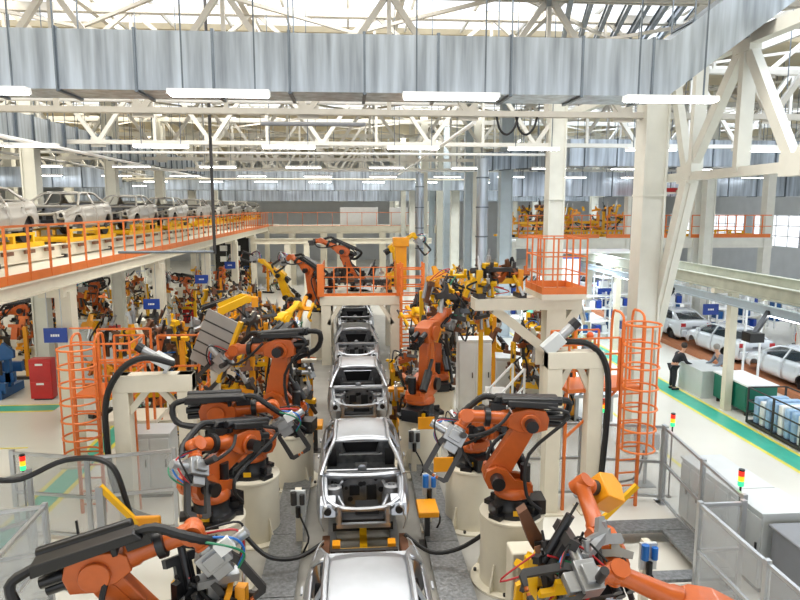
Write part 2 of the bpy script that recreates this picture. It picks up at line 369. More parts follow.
def make_car(name, label, loc, rz, skin, hood=False, glass=False, group=None, boot=True):
    t = T(name, label, 'car body', loc, rz, group)
    for s in (-1, 1):
        MB().grid(skin_rows(-2.12,-.945,s)).build('front_fender', skin, t, thick=.02)
        for a, b in ((-.93,.205),(.22,1.16)):
            d = MB().grid(skin_rows(a,b,s,6)).build('door', skin, t, thick=.03)
            y = b-.16; MB().bar((s*(half_w(y)+.012),y-.09,.70), (s*(half_w(y)+.012),y+.09,.70), .03,.035).build('door_handle', skin, d)
        MB().grid(skin_rows(1.175,2.14,s)).build('rear_quarter', skin, t, thick=.02)
        P = [(.82,-1.16,.77),(.70,-.74,1.02),(.575,-.33,1.185),(.57,.3,1.225),(.565,.85,1.205),(.57,1.1,1.15),(.62,1.42,1.0),(.69,1.74,.885)]
        MB().tube([(s*x,y,z) for x,y,z in P], .04, 6, 3).build('roof_rail', skin, t)
        MB().bar((s*.81,.21,.82),(s*.585,.26,1.2),.09,.05,(1,0,0)).build('center_pillar', skin, t)
        MB().add([(s*.575,.9,1.2),(s*.575,1.12,1.15),(s*.70,1.75,.88),(s*.80,1.3,.86),(s*.72,1.2,.98)], [(0,1,2,3,4)]).build('rear_pillar', skin, t, thick=.04)
        w = MB().lathe([(.06,-.1),(.40,-.1),(.42,.1),(.06,.1)], (s*.66,1.33,.14), 18, 'X'); w.build('rear_wheel_house', 'dark', t)
        MB().lathe([(.05,-.05),(.16,-.05),(.16,.04),(.05,.05)], (s*.76,1.33,.12), 14, 'X').build('brake_disc', 'iron', t)
    rows = []
    for i in range(9):
        y = -.36+1.4*i/8; zc = 1.265-.05*((y-.3)/.7)**2; rows.append([(x*.565*(1+.03*math.sin(PI*i/8)), y-.06*(1-(x*x))*(1 if i==0 else 0), zc-.055*x*x) for x in [-1+2*j/12 for j in range(13)]])
    rf = MB().grid(rows).build('roof', skin, t, thick=.02)
    for s in (-1,1): MB().tube([(s*.535,-.33,1.2),(s*.54,.3,1.245),(s*.535,1.0,1.2)], .012, 5).build('roof_seam', 'cavity', rf)
    MB().bar((-.56,-.37,1.185),(.56,-.37,1.185),.09,.03).build('windscreen_header', skin, t)
    # tail
    rows = [[(x*hw, y, z+.02*(1-x*x)) for x in [-1+2*j/8 for j in range(9)]] for y,z,hw in ((1.66,.885,.69),(1.85,.9,.72),(2.08,.885,.68),(2.14,.8,.70),(2.15,.62,.71),(2.12,.45,.72))]
    if boot: MB().grid(rows).build('boot_lid', skin, t, thick=.02)
    else: MB().bx((-.7,2.1,.3),(.7,2.15,.6)).build('rear_sill', skin, t); MB().bx((-.7,1.75,.11),(.7,2.1,.2)).build('boot_floor', 'cavity', t)
    MB().bx((-.72,2.05,.12),(.72,2.17,.46)).build('rear_bumper' if glass else 'rear_panel', skin, t, bevel=.04)
    MB().bar((-.6,1.05,1.17),(.6,1.05,1.17),.1,.03).build('rear_window_header', skin, t)
    # interior
    MB().bx((-.78,-1.0,.06),(.78,1.75,.11)).build('floor_pan', 'cavity' if not glass else 'dark', t)
    MB().prism([(-1,.1),(.9,.1),(.9,.2),(-.6,.3),(-1,.4)], -.14,.14,'X').build('tunnel', 'cavity', t)
    mb = MB()
    for a, b in (((-.66,.1),(-.5,.85)),((.5,.1),(.66,.85)),((-.66,.1),(.66,.3)),((-.66,.72),(.66,.85))): mb.bx((a[0],1.08,a[1]),(b[0],1.12,b[1]))
    mb.bx((-.66,1.1,.78),(.66,1.5,.82)); mb.bar((-.4,1.1,.35),(-.52,1.1,.75),.1); mb.bar((.4,1.1,.35),(.52,1.1,.75),.1)
    mb.build('rear_bulkhead', 'cavity', t); MB().prism([(-.42,.36),(.42,.36),(.5,.68),(-.5,.68)],1.13,1.15,'Y').build('seat_opening_shade', 'dark', t)  # dark plate behind the bulkhead stands in for shade in the seat opening
    MB().lathe([(.05,-.03),(.09,-.02),(.09,.02),(.05,.03)],(0,-.74,.72),12,'Y').build('column_bracket', skin, t)
    MB().cyl((-.72,-.72,.68),(.72,-.72,.68),.035).build('dash_beam', skin if not glass else 'black', t)
    if glass:
        MB().bx((-.7,-1.0,.5),(.7,-.62,.84)).build('dashboard', 'black', t, bevel=.03)
        MB().add([(-.69,-1.06,.84),(.69,-1.06,.84),(.55,-.38,1.18),(-.55,-.38,1.18)],[(0,1,2,3)]).build('windscreen', 'glass', t)
        MB().add([(-.66,1.68,.905),(.66,1.68,.905),(.55,1.07,1.17),(-.55,1.07,1.17)],[(0,1,2,3)]).build('rear_window', 'glass', t)
        for s in (-1,1):
            MB().add([(s*.80,-.85,.83),(s*.83,.18,.83),(s*.6,.22,1.19),(s*.6,-.33,1.16)],[(0,1,2,3)]).build('side_window', 'glass', t)
            MB().add([(s*.83,.25,.84),(s*.80,1.2,.87),(s*.6,.95,1.18),(s*.6,.28,1.19)],[(0,1,2,3)]).build('side_window', 'glass', t)
            MB().bx((s*.52,2.12,.62),(s*.76,2.165,.8)).build('tail_light', 'hose_red', t, bevel=.015)
            MB().bar((s*.86,-.78,.86),(s*.98,-.76,.9),.14,.1).build('door_mirror', skin, t)
        MB().bx((-.2,2.15,.56),(.2,2.17,.66)).build('plate_recess', 'cavity', t)
    # nose
    if hood:
        rows = [[(x*hw, y, z+.03*(1-x*x)) for x in [-1+2*j/8 for j in range(9)]] for y,z,hw in ((-2.1,.55,.62),(-1.8,.64,.71),(-1.3,.73,.76),(-1.06,.77,.75))]
        MB().grid(rows).build('bonnet', skin, t, thick=.02)
        MB().bx((-.74,-2.18,.12),(.74,-2.02,.52)).build('front_bumper', skin, t, bevel=.05)
    else:
        MB().bx((-.74,-1.02,.1),(.74,-.97,.76)).build('firewall', 'cavity', t)
        mb = MB(); r2 = random.Random(3)
        for k in range(14): x = r2.uniform(-.62,.62); z = r2.uniform(.2,.65); mb.lathe([(r2.uniform(.02,.06),0),(.03,.03)],(x,-1.05,z),8,'Y')
        for k in range(4): mb.bx((-.6+.34*k,-1.07,.2+.1*(k%2)),(-.4+.34*k,-1.02,.5))
        mb.build('firewall_fittings', 'dark', t)
        MB().grid([[(x*.76,y-.1*(1-x*x),z) for x in [-1+2*j/10 for j in range(11)]] for y,z in ((-1.13,.70),(-1.12,.765),(-1.04,.78),(-1.01,.73))]).build('cowl', skin, t, thick=.015)
        for s in (-1,1):
            MB().bar((s*.44,-1.0,.22),(s*.46,-2.06,.30),.1,.14).build('front_rail', 'cavity', t)
            MB().tube([(s*.74,-1.08,.70),(s*.72,-1.5,.65),(s*.68,-1.85,.56),(s*.5,-2.05,.5)],.05,6).build('upper_rail', skin, t)
            MB().lathe([(.2,.2),(.17,.5),(.15,.62),(.07,.64),(.06,.6)],(s*.56,-1.36,0),14).build('strut_tower', 'cavity', t)
            MB().prism([(-2.1,.36),(-1.86,.3),(-1.7,.52),(-1.74,.62),(-2.02,.56)],s*.52,s*.8,'X').build('lamp_bracket', skin, t); MB().cyl((s*.66,-2.11,.46),(s*.66,-2.05,.46),.07).build('lamp_socket', 'dark', t)
            MB().tube([(s*.4,-1.08,.6),(s*.5,-1.4,.5),(s*.34,-1.9,.4)],.035,6).build('bay_brace', skin, t)
        MB().tube([(-.66,-1.9,.6),(-.36,-2.06,.5),(.36,-2.06,.5),(.66,-1.9,.6)],.045,6).bar((-.5,-2.04,.16),(.5,-2.04,.16),.08).bar((-.45,-2.04,.16),(-.45,-2.04,.55),.06).bar((.45,-2.04,.16),(.45,-2.04,.55),.06).build('radiator_support', skin, t)
        MB().bx((-.4,-1.9,.12),(.4,-1.6,.2)).bx((-.15,-1.7,.2),(.3,-1.3,.3)).build('subframe', 'dark', t)
    return t

LX = .19; LZ = .6; LINE = [7.5,13.45,19.8,26.15,32.4,38.7]; LINE0 = LINE[0]
ln = ['bare steel car body nearest the camera, only its roof and rear sides in view',
 'bare steel car body with open engine bay, second from the camera on the centre line',
 'bare steel car body on the centre line, third from the camera',
 'bare steel car body on the centre line just before the cream portal platform',
 'bare steel car body standing under the cream portal platform',
 'bare steel car body beyond the portal platform, mostly hidden']
c0 = make_car('car_body', ln[0], (LX,LINE0,LZ), 0, 'bare', boot=False); tc = tree(c0)
for k in range(1,6): dup(tc, (LX,LINE[k],LZ), 0, ln[k])
# mezzanine row in pale silver
mn = ['pale silver car body on the mezzanine cut by the left frame edge', 'pale silver car body first fully in view on the mezzanine conveyor','second full pale car body along the mezzanine conveyor, before the dark pipe',
 'third full pale car body along the mezzanine conveyor','fourth full pale car body along the mezzanine conveyor','car body just left of the thin drop pipe on the mezzanine']
CZ = DK+.86
m0 = make_car('car_body', mn[0], (CX,17.75,CZ), 0, 'silver'); tm = tree(m0)
for k in range(1,9): dup(tm, (CX,17.75+6*k,CZ), 0, mn[k] if k < 6 else 'small distant pale car body at the far end of the mezzanine row', 'far car bodies on the mezzanine' if k >= 6 else None)
# finished white cars on the right
wn = ['white car with dark windows nearest on the right line, cut by the frame edge','white car on the right line just behind the cream post, above the green cabinet','white car on the right line behind the orange ladder cage','white car on the right line deep behind the inclined brace']
w0 = make_car('white_car', wn[0], (16.6,22.35,.3), PI, 'white_car', True, True); tw = tree(w0)
for k in range(1,4): dup(tw, (16.6,22.35+4.75*k,.3), PI, wn[k])
for k in range(4): dup(tw, (14.5+3.6*(k%2),43+5*(k//2),.3), PI, 'far white car in the bright inspection area', 'far white cars in the inspection area')

# carriers: yellow skid under each mezzanine body, dark and yellow trolley under each line body
def skid(name, label, loc, m, posts, cat='carrier'):
    t = T(name, label, cat, loc)
    for s in (-1,1):
        MB().bx((s*.75-.06,-2.2,0),(s*.75+.06,2.3,.14)).build('runner', m, t)
        mb = MB()
        for y in (-1.7,-.6,.6,1.7): mb.bx((s*.75-.05,y-.06,.14),(s*.75+.05,y+.06,posts))
        mb.bx((s*.75-.05,-1.8,posts-.08),(s*.75+.05,1.8,posts)).build('upright_frame', m, t)
    for y in (-2.0,-.6,.6,2.1): MB().bx((-.75,y-.07,.02),(.75,y+.07,.12)).build('cross_member', m, t)
    MB().bx((-.9,-2.35,.1),(.9,-2.2,.2)).build('end_bumper', m, t)
    return t
sk = skid('yellow_skid', 'yellow skid under the car body at the left frame edge', (CX,17.75,DK+.45), 'yellow', .42); tsk = tree(sk)
for k in range(1,9): dup(tsk, (CX,17.75+6*k,DK+.45), 0, ['','yellow skid under the first fully visible car body on the mezzanine','yellow skid under the second full mezzanine car body','yellow skid under the third full mezzanine car body','yellow skid under the fourth full mezzanine car body','yellow skid under the mezzanine car body at the drop pipe'][k] if k<6 else 'yellow skid under a distant mezzanine car body', 'far yellow skids' if k>=6 else None)
def trolley(label, loc):
    t = T('line_trolley', label, 'carrier', loc)
    for s in (-1,1):
        MB().bx((s*.62-.08,-3.2,0),(s*.62+.08,3.2,.16)).build('guide_rail', 'lightsteel', t)
        for y in (-2.9,-2.4,2.0): MB().bx((s*.5-.07,y-.1,.16),(s*.5+.07,y+.1,.62)).build('support_post', 'amber', t)
        MB().bx((s*.72-.05,-3.0,.1),(s*.72+.09,-1.9,.5)).build('side_guard', 'brown', t)
        MB().cyl((s*.45,-2.6,.2),(s*.45,-2.6,.55),.07).build('locating_pin', 'iron', t)
    for y,m,z in ((-2.85,'amber',.3),(-2.55,'iron',.5),(-2.25,'yellow',.34),(-1.2,'iron',.3),(1.5,'iron',.3)): MB().bx((-.6,y-.05,z-.06),(.6,y+.05,z+.06)).build('cross_beam', m, t)
    MB().bx((-.07,-3.1,.1),(.07,2.2,.3)).build('drive_spine', 'yellow', t)
    MB().bx((-.5,-2.9,.02),(.5,-2.1,.12)).build('drip_tray', 'dark', t)
    return t
t0 = trolley('yellow and steel line trolley under the nearest car body', (LX,LINE0,0)); tt = tree(t0)
for k in range(1,6): dup(tt, (LX,LINE[k],0), 0, ['','yellow and steel trolley carrying the second car on the centre line','yellow and steel trolley carrying the third car on the centre line','yellow and steel trolley carrying the car before the portal','yellow and steel trolley under the portal platform','yellow and steel trolley beyond the portal platform'][k])
# ------------------------------------------------------------------ robots
TR = Matrix.Translation
def RY(a): return Matrix.Rotation(a, 4, 'Y')
def RZ(a): return Matrix.Rotation(a, 4, 'Z')
def RX(a): return Matrix.Rotation(a, 4, 'X')
def capsule(x0, z0, r0, x1, z1, r1, n=8):                    # rounded tapered outline between two pivots
    a = math.atan2(z1-z0, x1-x0); o = []
    for k in range(n+1): t = a+PI/2+PI*k/n; o.append((x0+r0*math.cos(t), z0+r0*math.sin(t)))
    for k in range(n+1): t = a-PI/2+PI*k/n; o.append((x1+r1*math.cos(t), z1+r1*math.sin(t)))
    return o
def make_robot(label, loc, a1, a2, a3, a5, col='robot', tool='gun', a4=0, tray=True, group=None, mark=True, fa=1.2, sc=.9):
    """a1 heading, a2 forward lean of the lower arm, a3 rise of the forearm, a5 droop of the wrist"""
    t = T('industrial_robot', label, 'robot', loc, 0, group); t.scale = (sc,)*3; a1, a2, a3, a5, a4 = R(a1), R(a2), R(a3), R(a5), R(a4)
    mb = MB(RZ(a1)); mb.lathe([(.46,0),(.46,.07),(.38,.1),(.34,.16),(.33,.33),(.36,.36)], n=28)
    for k in range(4): mb.M = RZ(a1+PI/4+k*PI/2); mb.bx((.3,-.13,0),(.58,.13,.09)); mb.bx((.28,-.03,.05),(.5,.03,.22))
    mb.M = RZ(a1); mb.bx((-.62,-.22,.02),(-.3,.22,.3))
    b = mb.build('base', 'black', t)
    if mark: MB().bx((-.09,-.47,.1),(.07,-.455,.2)).build('warning_label', 'yellow', b)
    A = RZ(a1)
    mb = MB(A); mb.lathe([(.35,.36),(.36,.42),(.33,.5),(.3,.54)], n=28)
    mb.prism([(-.36,.48),(.15,.48),(.5,.56),(.58,.72),(.54,.9),(.36,.98),(.16,.92),(.0,.72),(-.3,.66)], -.26,-.14); mb.prism([(-.36,.48),(.15,.48),(.5,.56),(.58,.72),(.54,.9),(.36,.98),(.16,.92),(.0,.72),(-.3,.66)], .14,.26)
    mb.bx((-.36,-.2,.46),(.3,.2,.6)); mb.build('carousel', col, t)
    mb = MB(A); mb.cyl((-.22,.12,.6),(-.22,.12,1.0),.1).build('motor', 'black', t); MB(A).cyl((.35,.26,.75),(.35,.52,.75),.13).build('motor', 'black', t); MB(A).cyl((.35,-.26,.75),(.35,-.34,.75),.16).build('hub_cap', 'black', t)
    # lower arm
    L = 1.25; B = A @ TR((.35,0,.75)) @ RY(a2)
    mb = MB(B); mb.prism(capsule(0,0,.235,0,L,.185), -.12,.12); mb.cyl((0,-.15,0),(0,.15,0),.2,n=18); mb.cyl((0,-.17,L),(0,.17,L),.15,n=18)
    la = mb.build('lower_arm', col, t, bevel=.02)
    MB(B).prism(capsule(0,.3,.09,0,L-.3,.07), -.13,-.121).build('arm_recess', col, la)
    p = A @ Vector((-.3,-.2,.72)); q = B @ Vector((-.12,-.2,.62)); m = p.lerp(q,.62)
    MB().cyl(p,m,.1).cyl(m,q,.045).build('counterbalance', 'black', t)
    # forearm
    E_ = B @ TR((0,0,L)) @ RY(-a2) @ RY(-a3)
    mb = MB(E_); mb.prism([(-.34,-.12),(-.36,.1),(-.28,.25),(.05,.28),(.32,.2),(.42,.1),(.42,-.1),(.2,-.19),(-.1,-.2)], -.19,.19); mb.cyl((0,-.25,0),(0,.25,0),.19,n=18)
    mb.lathe([(.17,.38),(.165,.5),(.14,.55),(.12,fa-.15),(.135,fa-.12),(.13,fa)], (0,0,.03), 18, 'X'); mb.build('forearm', col, t, bevel=.015)
    for y, z in ((-.1,.12),(.1,.12),(0,-.04)): MB(E_).cyl((-.34,y,z),(-.62,y,z),.075).build('axis_motor', 'black', t)
    MB(E_).cyl((0,.25,0),(0,.42,0),.12).build('axis_motor', 'black', t)
    if tray:
        mb = MB(E_); mb.prism([(-.62,.3),(-.58,.46),(.62,.42),(.7,.3)], -.33,-.06); mb.cyl((-.6,.06,.42),(.55,.06,.38),.085); mb.bx((-.5,.12,.3),(.45,.22,.42)); mb.bar((-.2,-.1,.25),(-.2,-.1,.36),.2,.08); mb.bar((.3,-.1,.15),(.3,-.1,.36),.2,.08)
        mb.build('cable_tray', 'black', t, bevel=.02)
        W = lambda *v: tuple(E_ @ Vector(v)); V = lambda *v: tuple(A @ Vector(v))
        MB().tube([W(.6,-.18,.36),W(.85,-.24,.36),W(fa-.12,-.24,.18),W(fa+.1,-.18,-.02),W(fa+.22,-.05,-.16)], .06, 8, 5, .12).build('dress_hose', 'rubber', t)
        MB().tube([W(-.55,-.2,.38),W(-.85,-.3,.3),W(-.7,-.38,-.1),tuple(B @ Vector((-.05,-.3,L*.62))),V(.1,-.42,.7),V(-.3,-.4,.25)], .06, 8, 5, .12).build('dress_hose', 'rubber', t)
        MB(B).bx((-.21,-.24,.42),(.16,-.13,.62)).build('hose_clamp', 'black', t); MB(E_).lathe([(.15,-.06),(.19,-.05),(.19,.05),(.15,.06)],(.8,0,.03),16,'X').build('clamp_ring', 'black', t)
        MB().tube([W(.4,.2,.2),W(.6,.34,.0),W(.9,.3,-.2),W(fa,.2,-.3),W(fa+.25,.1,-.2)], .032, 7, 4).build('cable', 'rubber', t)
        MB().tube([W(.1,-.2,-.1),W(.0,-.36,-.4),tuple(B @ Vector((.2,-.3,L*.5))),tuple(B @ Vector((.18,-.26,.1))),V(.0,-.3,.4)], .04, 7, 4).build('cable', 'rubber', t)
        MB(E_).bx((.45,-.2,.16),(.75,.02,.3)).build('junction_box', 'black', t)
        MB().tube([W(-.3,.2,.34),W(-.7,.3,.2),tuple(B @ Vector((-.25,.32,L*.6))),V(-.2,.4,.5),V(-.5,.3,.15)], .035, 7, 4).build('cable', 'rubber', t)
    K = E_ @ TR((fa,0,.03)) @ RX(a4) @ RY(a5)
    mb = MB(K); mb.ball((.02,0,0),.15,14); mb.cyl((0,-.15,0),(0,.15,0),.13,n=16); mb.lathe([(.12,.1),(.11,.2),(.13,.22),(.13,.25)], (0,0,0), 16, 'X'); mb.build('wrist', col, t)
    if tool == 'gun': weld_gun(t, K @ TR((.25,0,0)))
    elif tool == 'gripper': gripper(t, K @ TR((.25,0,0)))
    elif tool == 'bracket':
        MB(K @ TR((.25,0,0))).lathe([(.13,0),(.13,.12),(.07,.16),(.06,.3)], (0,0,0), 14, 'X').build('tool_flange', 'iron', t); MB(K @ TR((.25,0,0))).prism([(.1,-.25),(.12,.2),(.5,.25),(.62,.05),(.5,-.3)], -.2, .2).build('amber_bracket', 'amber', t, bevel=.02)
    elif tool == 'head': 
        mb = MB(K @ TR((.25,0,0))); mb.lathe([(.13,0),(.13,.12),(.07,.16),(.06,.4)], (0,0,0), 14, 'X'); mb.bx((.1,-.16,-.2),(.34,.16,.05)); mb.build('tool_head', 'iron', t)
    return t
def weld_gun(t, K):
    mb = MB(K); mb.cyl((0,0,0),(.06,0,0),.13); mb.bx((.05,-.13,-.2),(.34,.13,.2)); mb.bx((.1,-.19,-.12),(.28,.19,.12)); mb.bx((.34,-.06,-.16),(.5,.06,.1)); g = mb.build('gun_body', 'steel', t, bevel=.01)
    MB(K).prism([(.3,.2),(.42,.24),(1.0,.24),(1.06,.18),(1.06,.02),(1.0,.02),(.98,.14),(.45,.14),(.34,.1)], -.035,.035).build('gun_jaw', 'iron', t)
    MB(K).prism([(.3,-.2),(.42,-.28),(1.0,-.3),(1.06,-.24),(1.06,-.1),(1.0,-.1),(.98,-.2),(.45,-.2),(.34,-.12)], -.035,.035).build('gun_jaw', 'iron', t)
    MB(K).cyl((1.03,0,.02),(1.03,0,-.03),.03).cyl((1.03,0,-.1),(1.03,0,-.06),.03).build('electrode', 'copper', t)
    MB(K).cyl((.2,0,.2),(.2,0,.52),.075).build('gun_cylinder', 'lightsteel', t); MB(K).cyl((.12,.16,-.1),(.12,.4,-.1),.06).build('gun_cylinder', 'iron', t)
    MB(K).bx((.02,-.2,.12),(.2,-.13,.34)).build('valve_block', 'white', g)
    for i, m in enumerate(('hose_green','hose_blue','hose_red','rubber')):
        y = -.2+.12*i; MB(K).tube([(-.1,y,.1),(.1,y*1.3-.05,.32+.05*i),(.35,y,.36),(.5,y*.5,.16)], .016, 6, 5).build('thin_hose', m, t)
def gripper(t, K):
    MB(K).cyl((0,0,0),(.1,0,0),.14).bx((.1,-.5,-.08),(.22,.5,.08)).bx((.1,-.08,-.6),(.22,.08,.6)).build('gripper_frame', 'amber', t)
    for y, z in ((-.45,.3),(.45,.3),(-.45,-.4),(.45,-.4)):
        MB(K).bar((.2,y,z*.2),(.2,y,z),.09).bar((.2,y,z),(.55,y*.9,z),.07).build('gripper_finger', 'yellow', t)
        MB(K).cyl((.3,y,z),(.3,y,z+.25),.05).build('clamp_cylinder', 'iron', t)
    MB(K).tube([(-.1,.1,.1),(.1,.3,.3),(.3,.4,.1)],.02,6,4).build('thin_hose','hose_blue',t)

def pedestal(label, loc, h=1.3, r=.55, group=None):
    t = T('robot_pedestal', label, 'pedestal', loc, 0, group)
    MB().lathe([(r,.04),(r,h-.06)], n=40).build('drum', 'cream', t)
    MB().lathe([(r+.0,h-.07),(r+.02,h-.05),(r+.02,h-.01),(r,h)], n=40).build('top_flange', 'cream', t)
    MB().lathe([(r+.16,0),(r+.16,.04)], n=40).build('base_plate', 'cream', t)
    for k in range(4):
        a = PI/4+k*PI/2; mb = MB(RZ(a)); mb.prism([(r-.02,.04),(r+.15,.04),(r+.02,.5),(r-.02,.5)], -.015,.015); mb.build('gusset', 'cream', t)
        MB(RZ(a+.4)).cyl((r+.09,0,.03),(r+.09,0,.09),.03,n=6).build('anchor_bolt', 'iron', t)
    return t
PH = 1.3
spec = [
 # label, x, y, heading, lean, rise, droop, pedestal label
 ('orange robot nearest on the left of the line, black base on the front left pedestal', -2.45, 10.9, -125, -70, 14, 75, 'cream pedestal drum front left of the line, under the nearest full robot', 'gun', 30),
 ('orange robot behind the front left robot, long black tray and gun reaching right', -2.05, 12.7, 4, -56, 2, 62, 'cream pedestal drum just behind the front left pedestal', 'gun', 0),
 ('orange robot on the third left pedestal, arm upright with looping black hose', -1.5, 15.25, 165, -10, -4, 40, 'cream pedestal drum third on the left, beside the third car', 'gun', 0),
 ('orange robot nearest on the right of the line, black base on the square-fronted pedestal', 2.8, 10.7, 176, -30, 3, 62, 'cream pedestal drum front right of the line, under the nearest full right robot', 'gun', 20),
 ('orange robot behind the front right robot, its wrist reaching left towards the line', 2.5, 12.9, 110, -75, -8, 40, 'cream pedestal drum behind the front right pedestal', 'gun', 0),
 ('tall orange robot right of the third car, curved thick lower arm raised', 1.75, 16.1, 60, 2, 15, 75, 'cream pedestal drum right of the third car', 'gun', 0),
]
sc_ = [.92,.9,1.0,.9,.9,1.05]
for i,(lb, x, y, a1, a2, a3, a5, pl, tool, a4) in enumerate(spec):
    pedestal(pl, (x,y,0), PH, .55); make_robot(lb, (x,y,PH), a1, a2, a3, a5, 'robot', tool, a4, tray=i != 5, sc=sc_[i])
make_robot('foreground orange robot at the bottom left corner, black trays on its back', (-2.85,7.95,.34), 10, -35, 15, 70, 'robot', 'gun', 0, mark=False, sc=1.0)
tag(MB().lathe([(.6,0),(.6,.34)],n=24).build('robot_riser','cream',loc=(-2.85,7.95,0)),'low riser plate under the foreground left robot','pedestal')
make_robot('foreground orange robot at the bottom right, forearm low and pointing left', (3.85,7.5,.02), 160, -55, 18, 35, 'robot', 'gun', 60, mark=False, sc=1.0, tray=False)
make_robot('low orange robot with amber bracket between the front right pedestal and the foreground right robot', (3.6,8.95,.02), 95, -40, 35, 88, 'robot', 'bracket', -60, mark=False, sc=.95, tray=False)
# platform robots and robots deeper along the line
make_robot('orange robot on top of the portal platform, forearm pointing left', (.35,29.0,2.95), 172, 20, 25, 30, 'robot', 'head')
make_robot('orange robot behind the platform railing at its left end', (-1.4,28.6,2.1), 150, 10, 30, 60, 'robot', 'gun')
pedestal('tall cream pedestal left of the portal platform', (-1.4,28.6,0), 2.1, .4)
make_robot('yellow robot arching over the right of the portal platform', (2.0,31.0,2.95), 10, -10, 32, 80, 'yellow', 'gun', tray=False)
make_robot('yellow robot reaching left beyond the portal platform', (-2.8,32.0,1.6), 165, 20, 36, 20, 'yellow', 'gun', tray=False)
pedestal('tall cream pedestal under the yellow robot beyond the portal', (-2.8,32.0,0), 1.6, .4)
deep = [(-2.2,19.4,75,'robot','orange robot left of the line behind the third left pedestal'),(-2.7,22.6,60,'yellow','yellow robot left of the line between orange robots'),(-2.3,25.6,100,'robot','orange robot left of the line just before the portal'),
 (2.75,19.7,95,'robot','orange robot right of the line behind the tall curved-arm robot'),(2.9,22.8,120,'yellow','yellow robot right of the line left of the white cabinets'),(2.7,25.6,75,'robot','orange robot right of the line just before the portal'),
 (-5.0,21.3,10,'yellow','yellow robot at left reaching over the ribbed grey shield'),(-5.3,25.0,20,'robot','orange robot in the left row beside the yellow booms'),(5.3,22.6,150,'yellow','yellow robot at right behind the white cabinets')]
for i, (x,y,a,m,lb) in enumerate(deep):
    pedestal('cream pedestal under the '+lb, (x,y,0), 1.0, .45)
    make_robot(lb, (x,y,1.0), a, [-10,14,-4,8,-16][i%5], [10,24,-6,18][i%4], [40,60,20][i%3], m, 'gripper' if m == 'yellow' else 'gun', tray=(m=='robot'), sc=.85)
# robots of the next line, seen under the mezzanine
i = 0; base_t = None
rb = random.Random(11)
protos = []
for (x,y) in ((-15.2,25),(-13.6,28.5),(-17.5,28),(-15.4,33),(-19,24.2),(-13.8,37),(-18,36.5),(-16,42),(-20.5,31),(-13.2,45.5),(-22.5,27),(-24,33.5),(-9.6,40),(-9.2,46),(-8.8,52)):
    a = rb.uniform(0,360); i += 1
    if len(protos) < 5:
        o = make_robot('orange robot of the next line, seen under the left mezzanine', (x,y,.5), a, rb.uniform(-25,20), rb.uniform(-20,30), rb.uniform(20,70), 'robot' if i % 3 else 'yellow', 'gun', tray=(i % 2 == 0), group='robots of the next line under the mezzanine', mark=False)
        if i % 3 == 0: o['label'] = 'yellow robot of the next line, seen under the left mezzanine'; o['group'] = 'yellow robots of the next line'
        protos.append((tree(o), o['label'], o['group']))
    else:
        pt, lb, gr = protos[i % 5]; dup(pt, (x,y,.5), a, lb, gr)
    MB  # robot risers
    rs = T('robot_riser', 'low steel riser under a robot of the next line', 'pedestal', (x,y,0), 0, 'risers of the next line'); MB().lathe([(.6,0),(.6,.05),(.42,.06),(.42,.44),(.5,.45),(.5,.5)],n=20).build('riser_drum','cream',rs)

# ------------------------------------------------------------------ weld fixtures: frames crowded with clamps, cylinders and cables
def make_fixture(label, loc, rz, seed, w=1.6, h=2.0, d=.8, n=14, main='yellow', group=None, base=True, z0=.3, pal=None):
    r = random.Random(seed); t = T('weld_fixture', label, 'weld fixture', loc, rz, group)
    if base:
        for s in (-1,1):
            MB().bx((s*w/2-.07,-.07,0),(s*w/2+.07,.07,h*.9)).build('upright', main if s < 0 else 'amber', t)
            MB().bx((s*w/2-.1,-d/2,0),(s*w/2+.1,d/2,.12)).build('foot', 'iron', t)
        MB().bx((-w/2,-.08,h*.45),(w/2,.08,h*.45+.14)).build('cross_beam', main, t)
    pal = pal or ['yellow','amber','iron','steel','brown','brown','iron','copper','cream']
    for k in range(n):
        x = r.uniform(-w/2,w/2); y = r.uniform(-d/2,d/2); z = r.uniform(z0,h); m = r.choice(pal); q = r.random()
        Mx = TR((x,y,z)) @ RZ(r.uniform(0,6.28)) @ RX(r.uniform(-.6,.6)); s = r.uniform(.6,1.15)
        if q < .4:      # toggle clamp
            mb = MB(Mx); mb.prism([(p[0]*s,p[1]*s) for p in ((-.28,-.05),(-.3,.08),(-.05,.12),(.05,.3),(.14,.3),(.12,.06),(.34,.02),(.36,-.1),(.3,-.12),(.1,-.07))], -.045*s,.045*s)
            c = mb.build('clamp', m, t); MB(Mx).cyl((-.1*s,0,-.05*s),(-.2*s,0,-.4*s),.05*s,n=8).build('clamp_cylinder', 'lightsteel' if k % 2 else 'iron', c)
        elif q < .7:    # bracket with cylinder
            mb = MB(Mx); mb.bx((-.12*s,-.05*s,-.3*s),(.12*s,.05*s,.25*s)); mb.bx((-.25*s,-.07*s,.15*s),(.25*s,.07*s,.27*s)); c = mb.build('bracket', m, t)
            MB(Mx).cyl((0,.08*s,-.2*s),(0,.08*s,.45*s),.055*s,n=10).cyl((0,.08*s,.45*s),(0,.08*s,.62*s),.02,n=6).build('cylinder', r.choice(['steel','iron','black','lightsteel']), c)
        elif q < .88:   # hose
            P = [(x,y,z)]; 
            for j in range(3): P.append((x+r.uniform(-.45,.45), y+r.uniform(-.25,.25), max(.1,z+r.uniform(-.5,.35))))
            MB().tube(P,.03 if q < .83 else .014,6,5).build('hose', 'rubber' if q < .83 else r.choice(['hose_blue','hose_green','hose_red']), t)
        else:
            mb = MB(Mx); mb.bx((-.4*s,-.05,-.05),(.4*s,.05,.05)); mb.cyl((-.3*s,0,.05),(-.3*s,0,.2),.05,n=8); mb.cyl((.3*s,0,.05),(.3*s,0,.2),.05,n=8); mb.build('rail_arm', m, t)
    return t
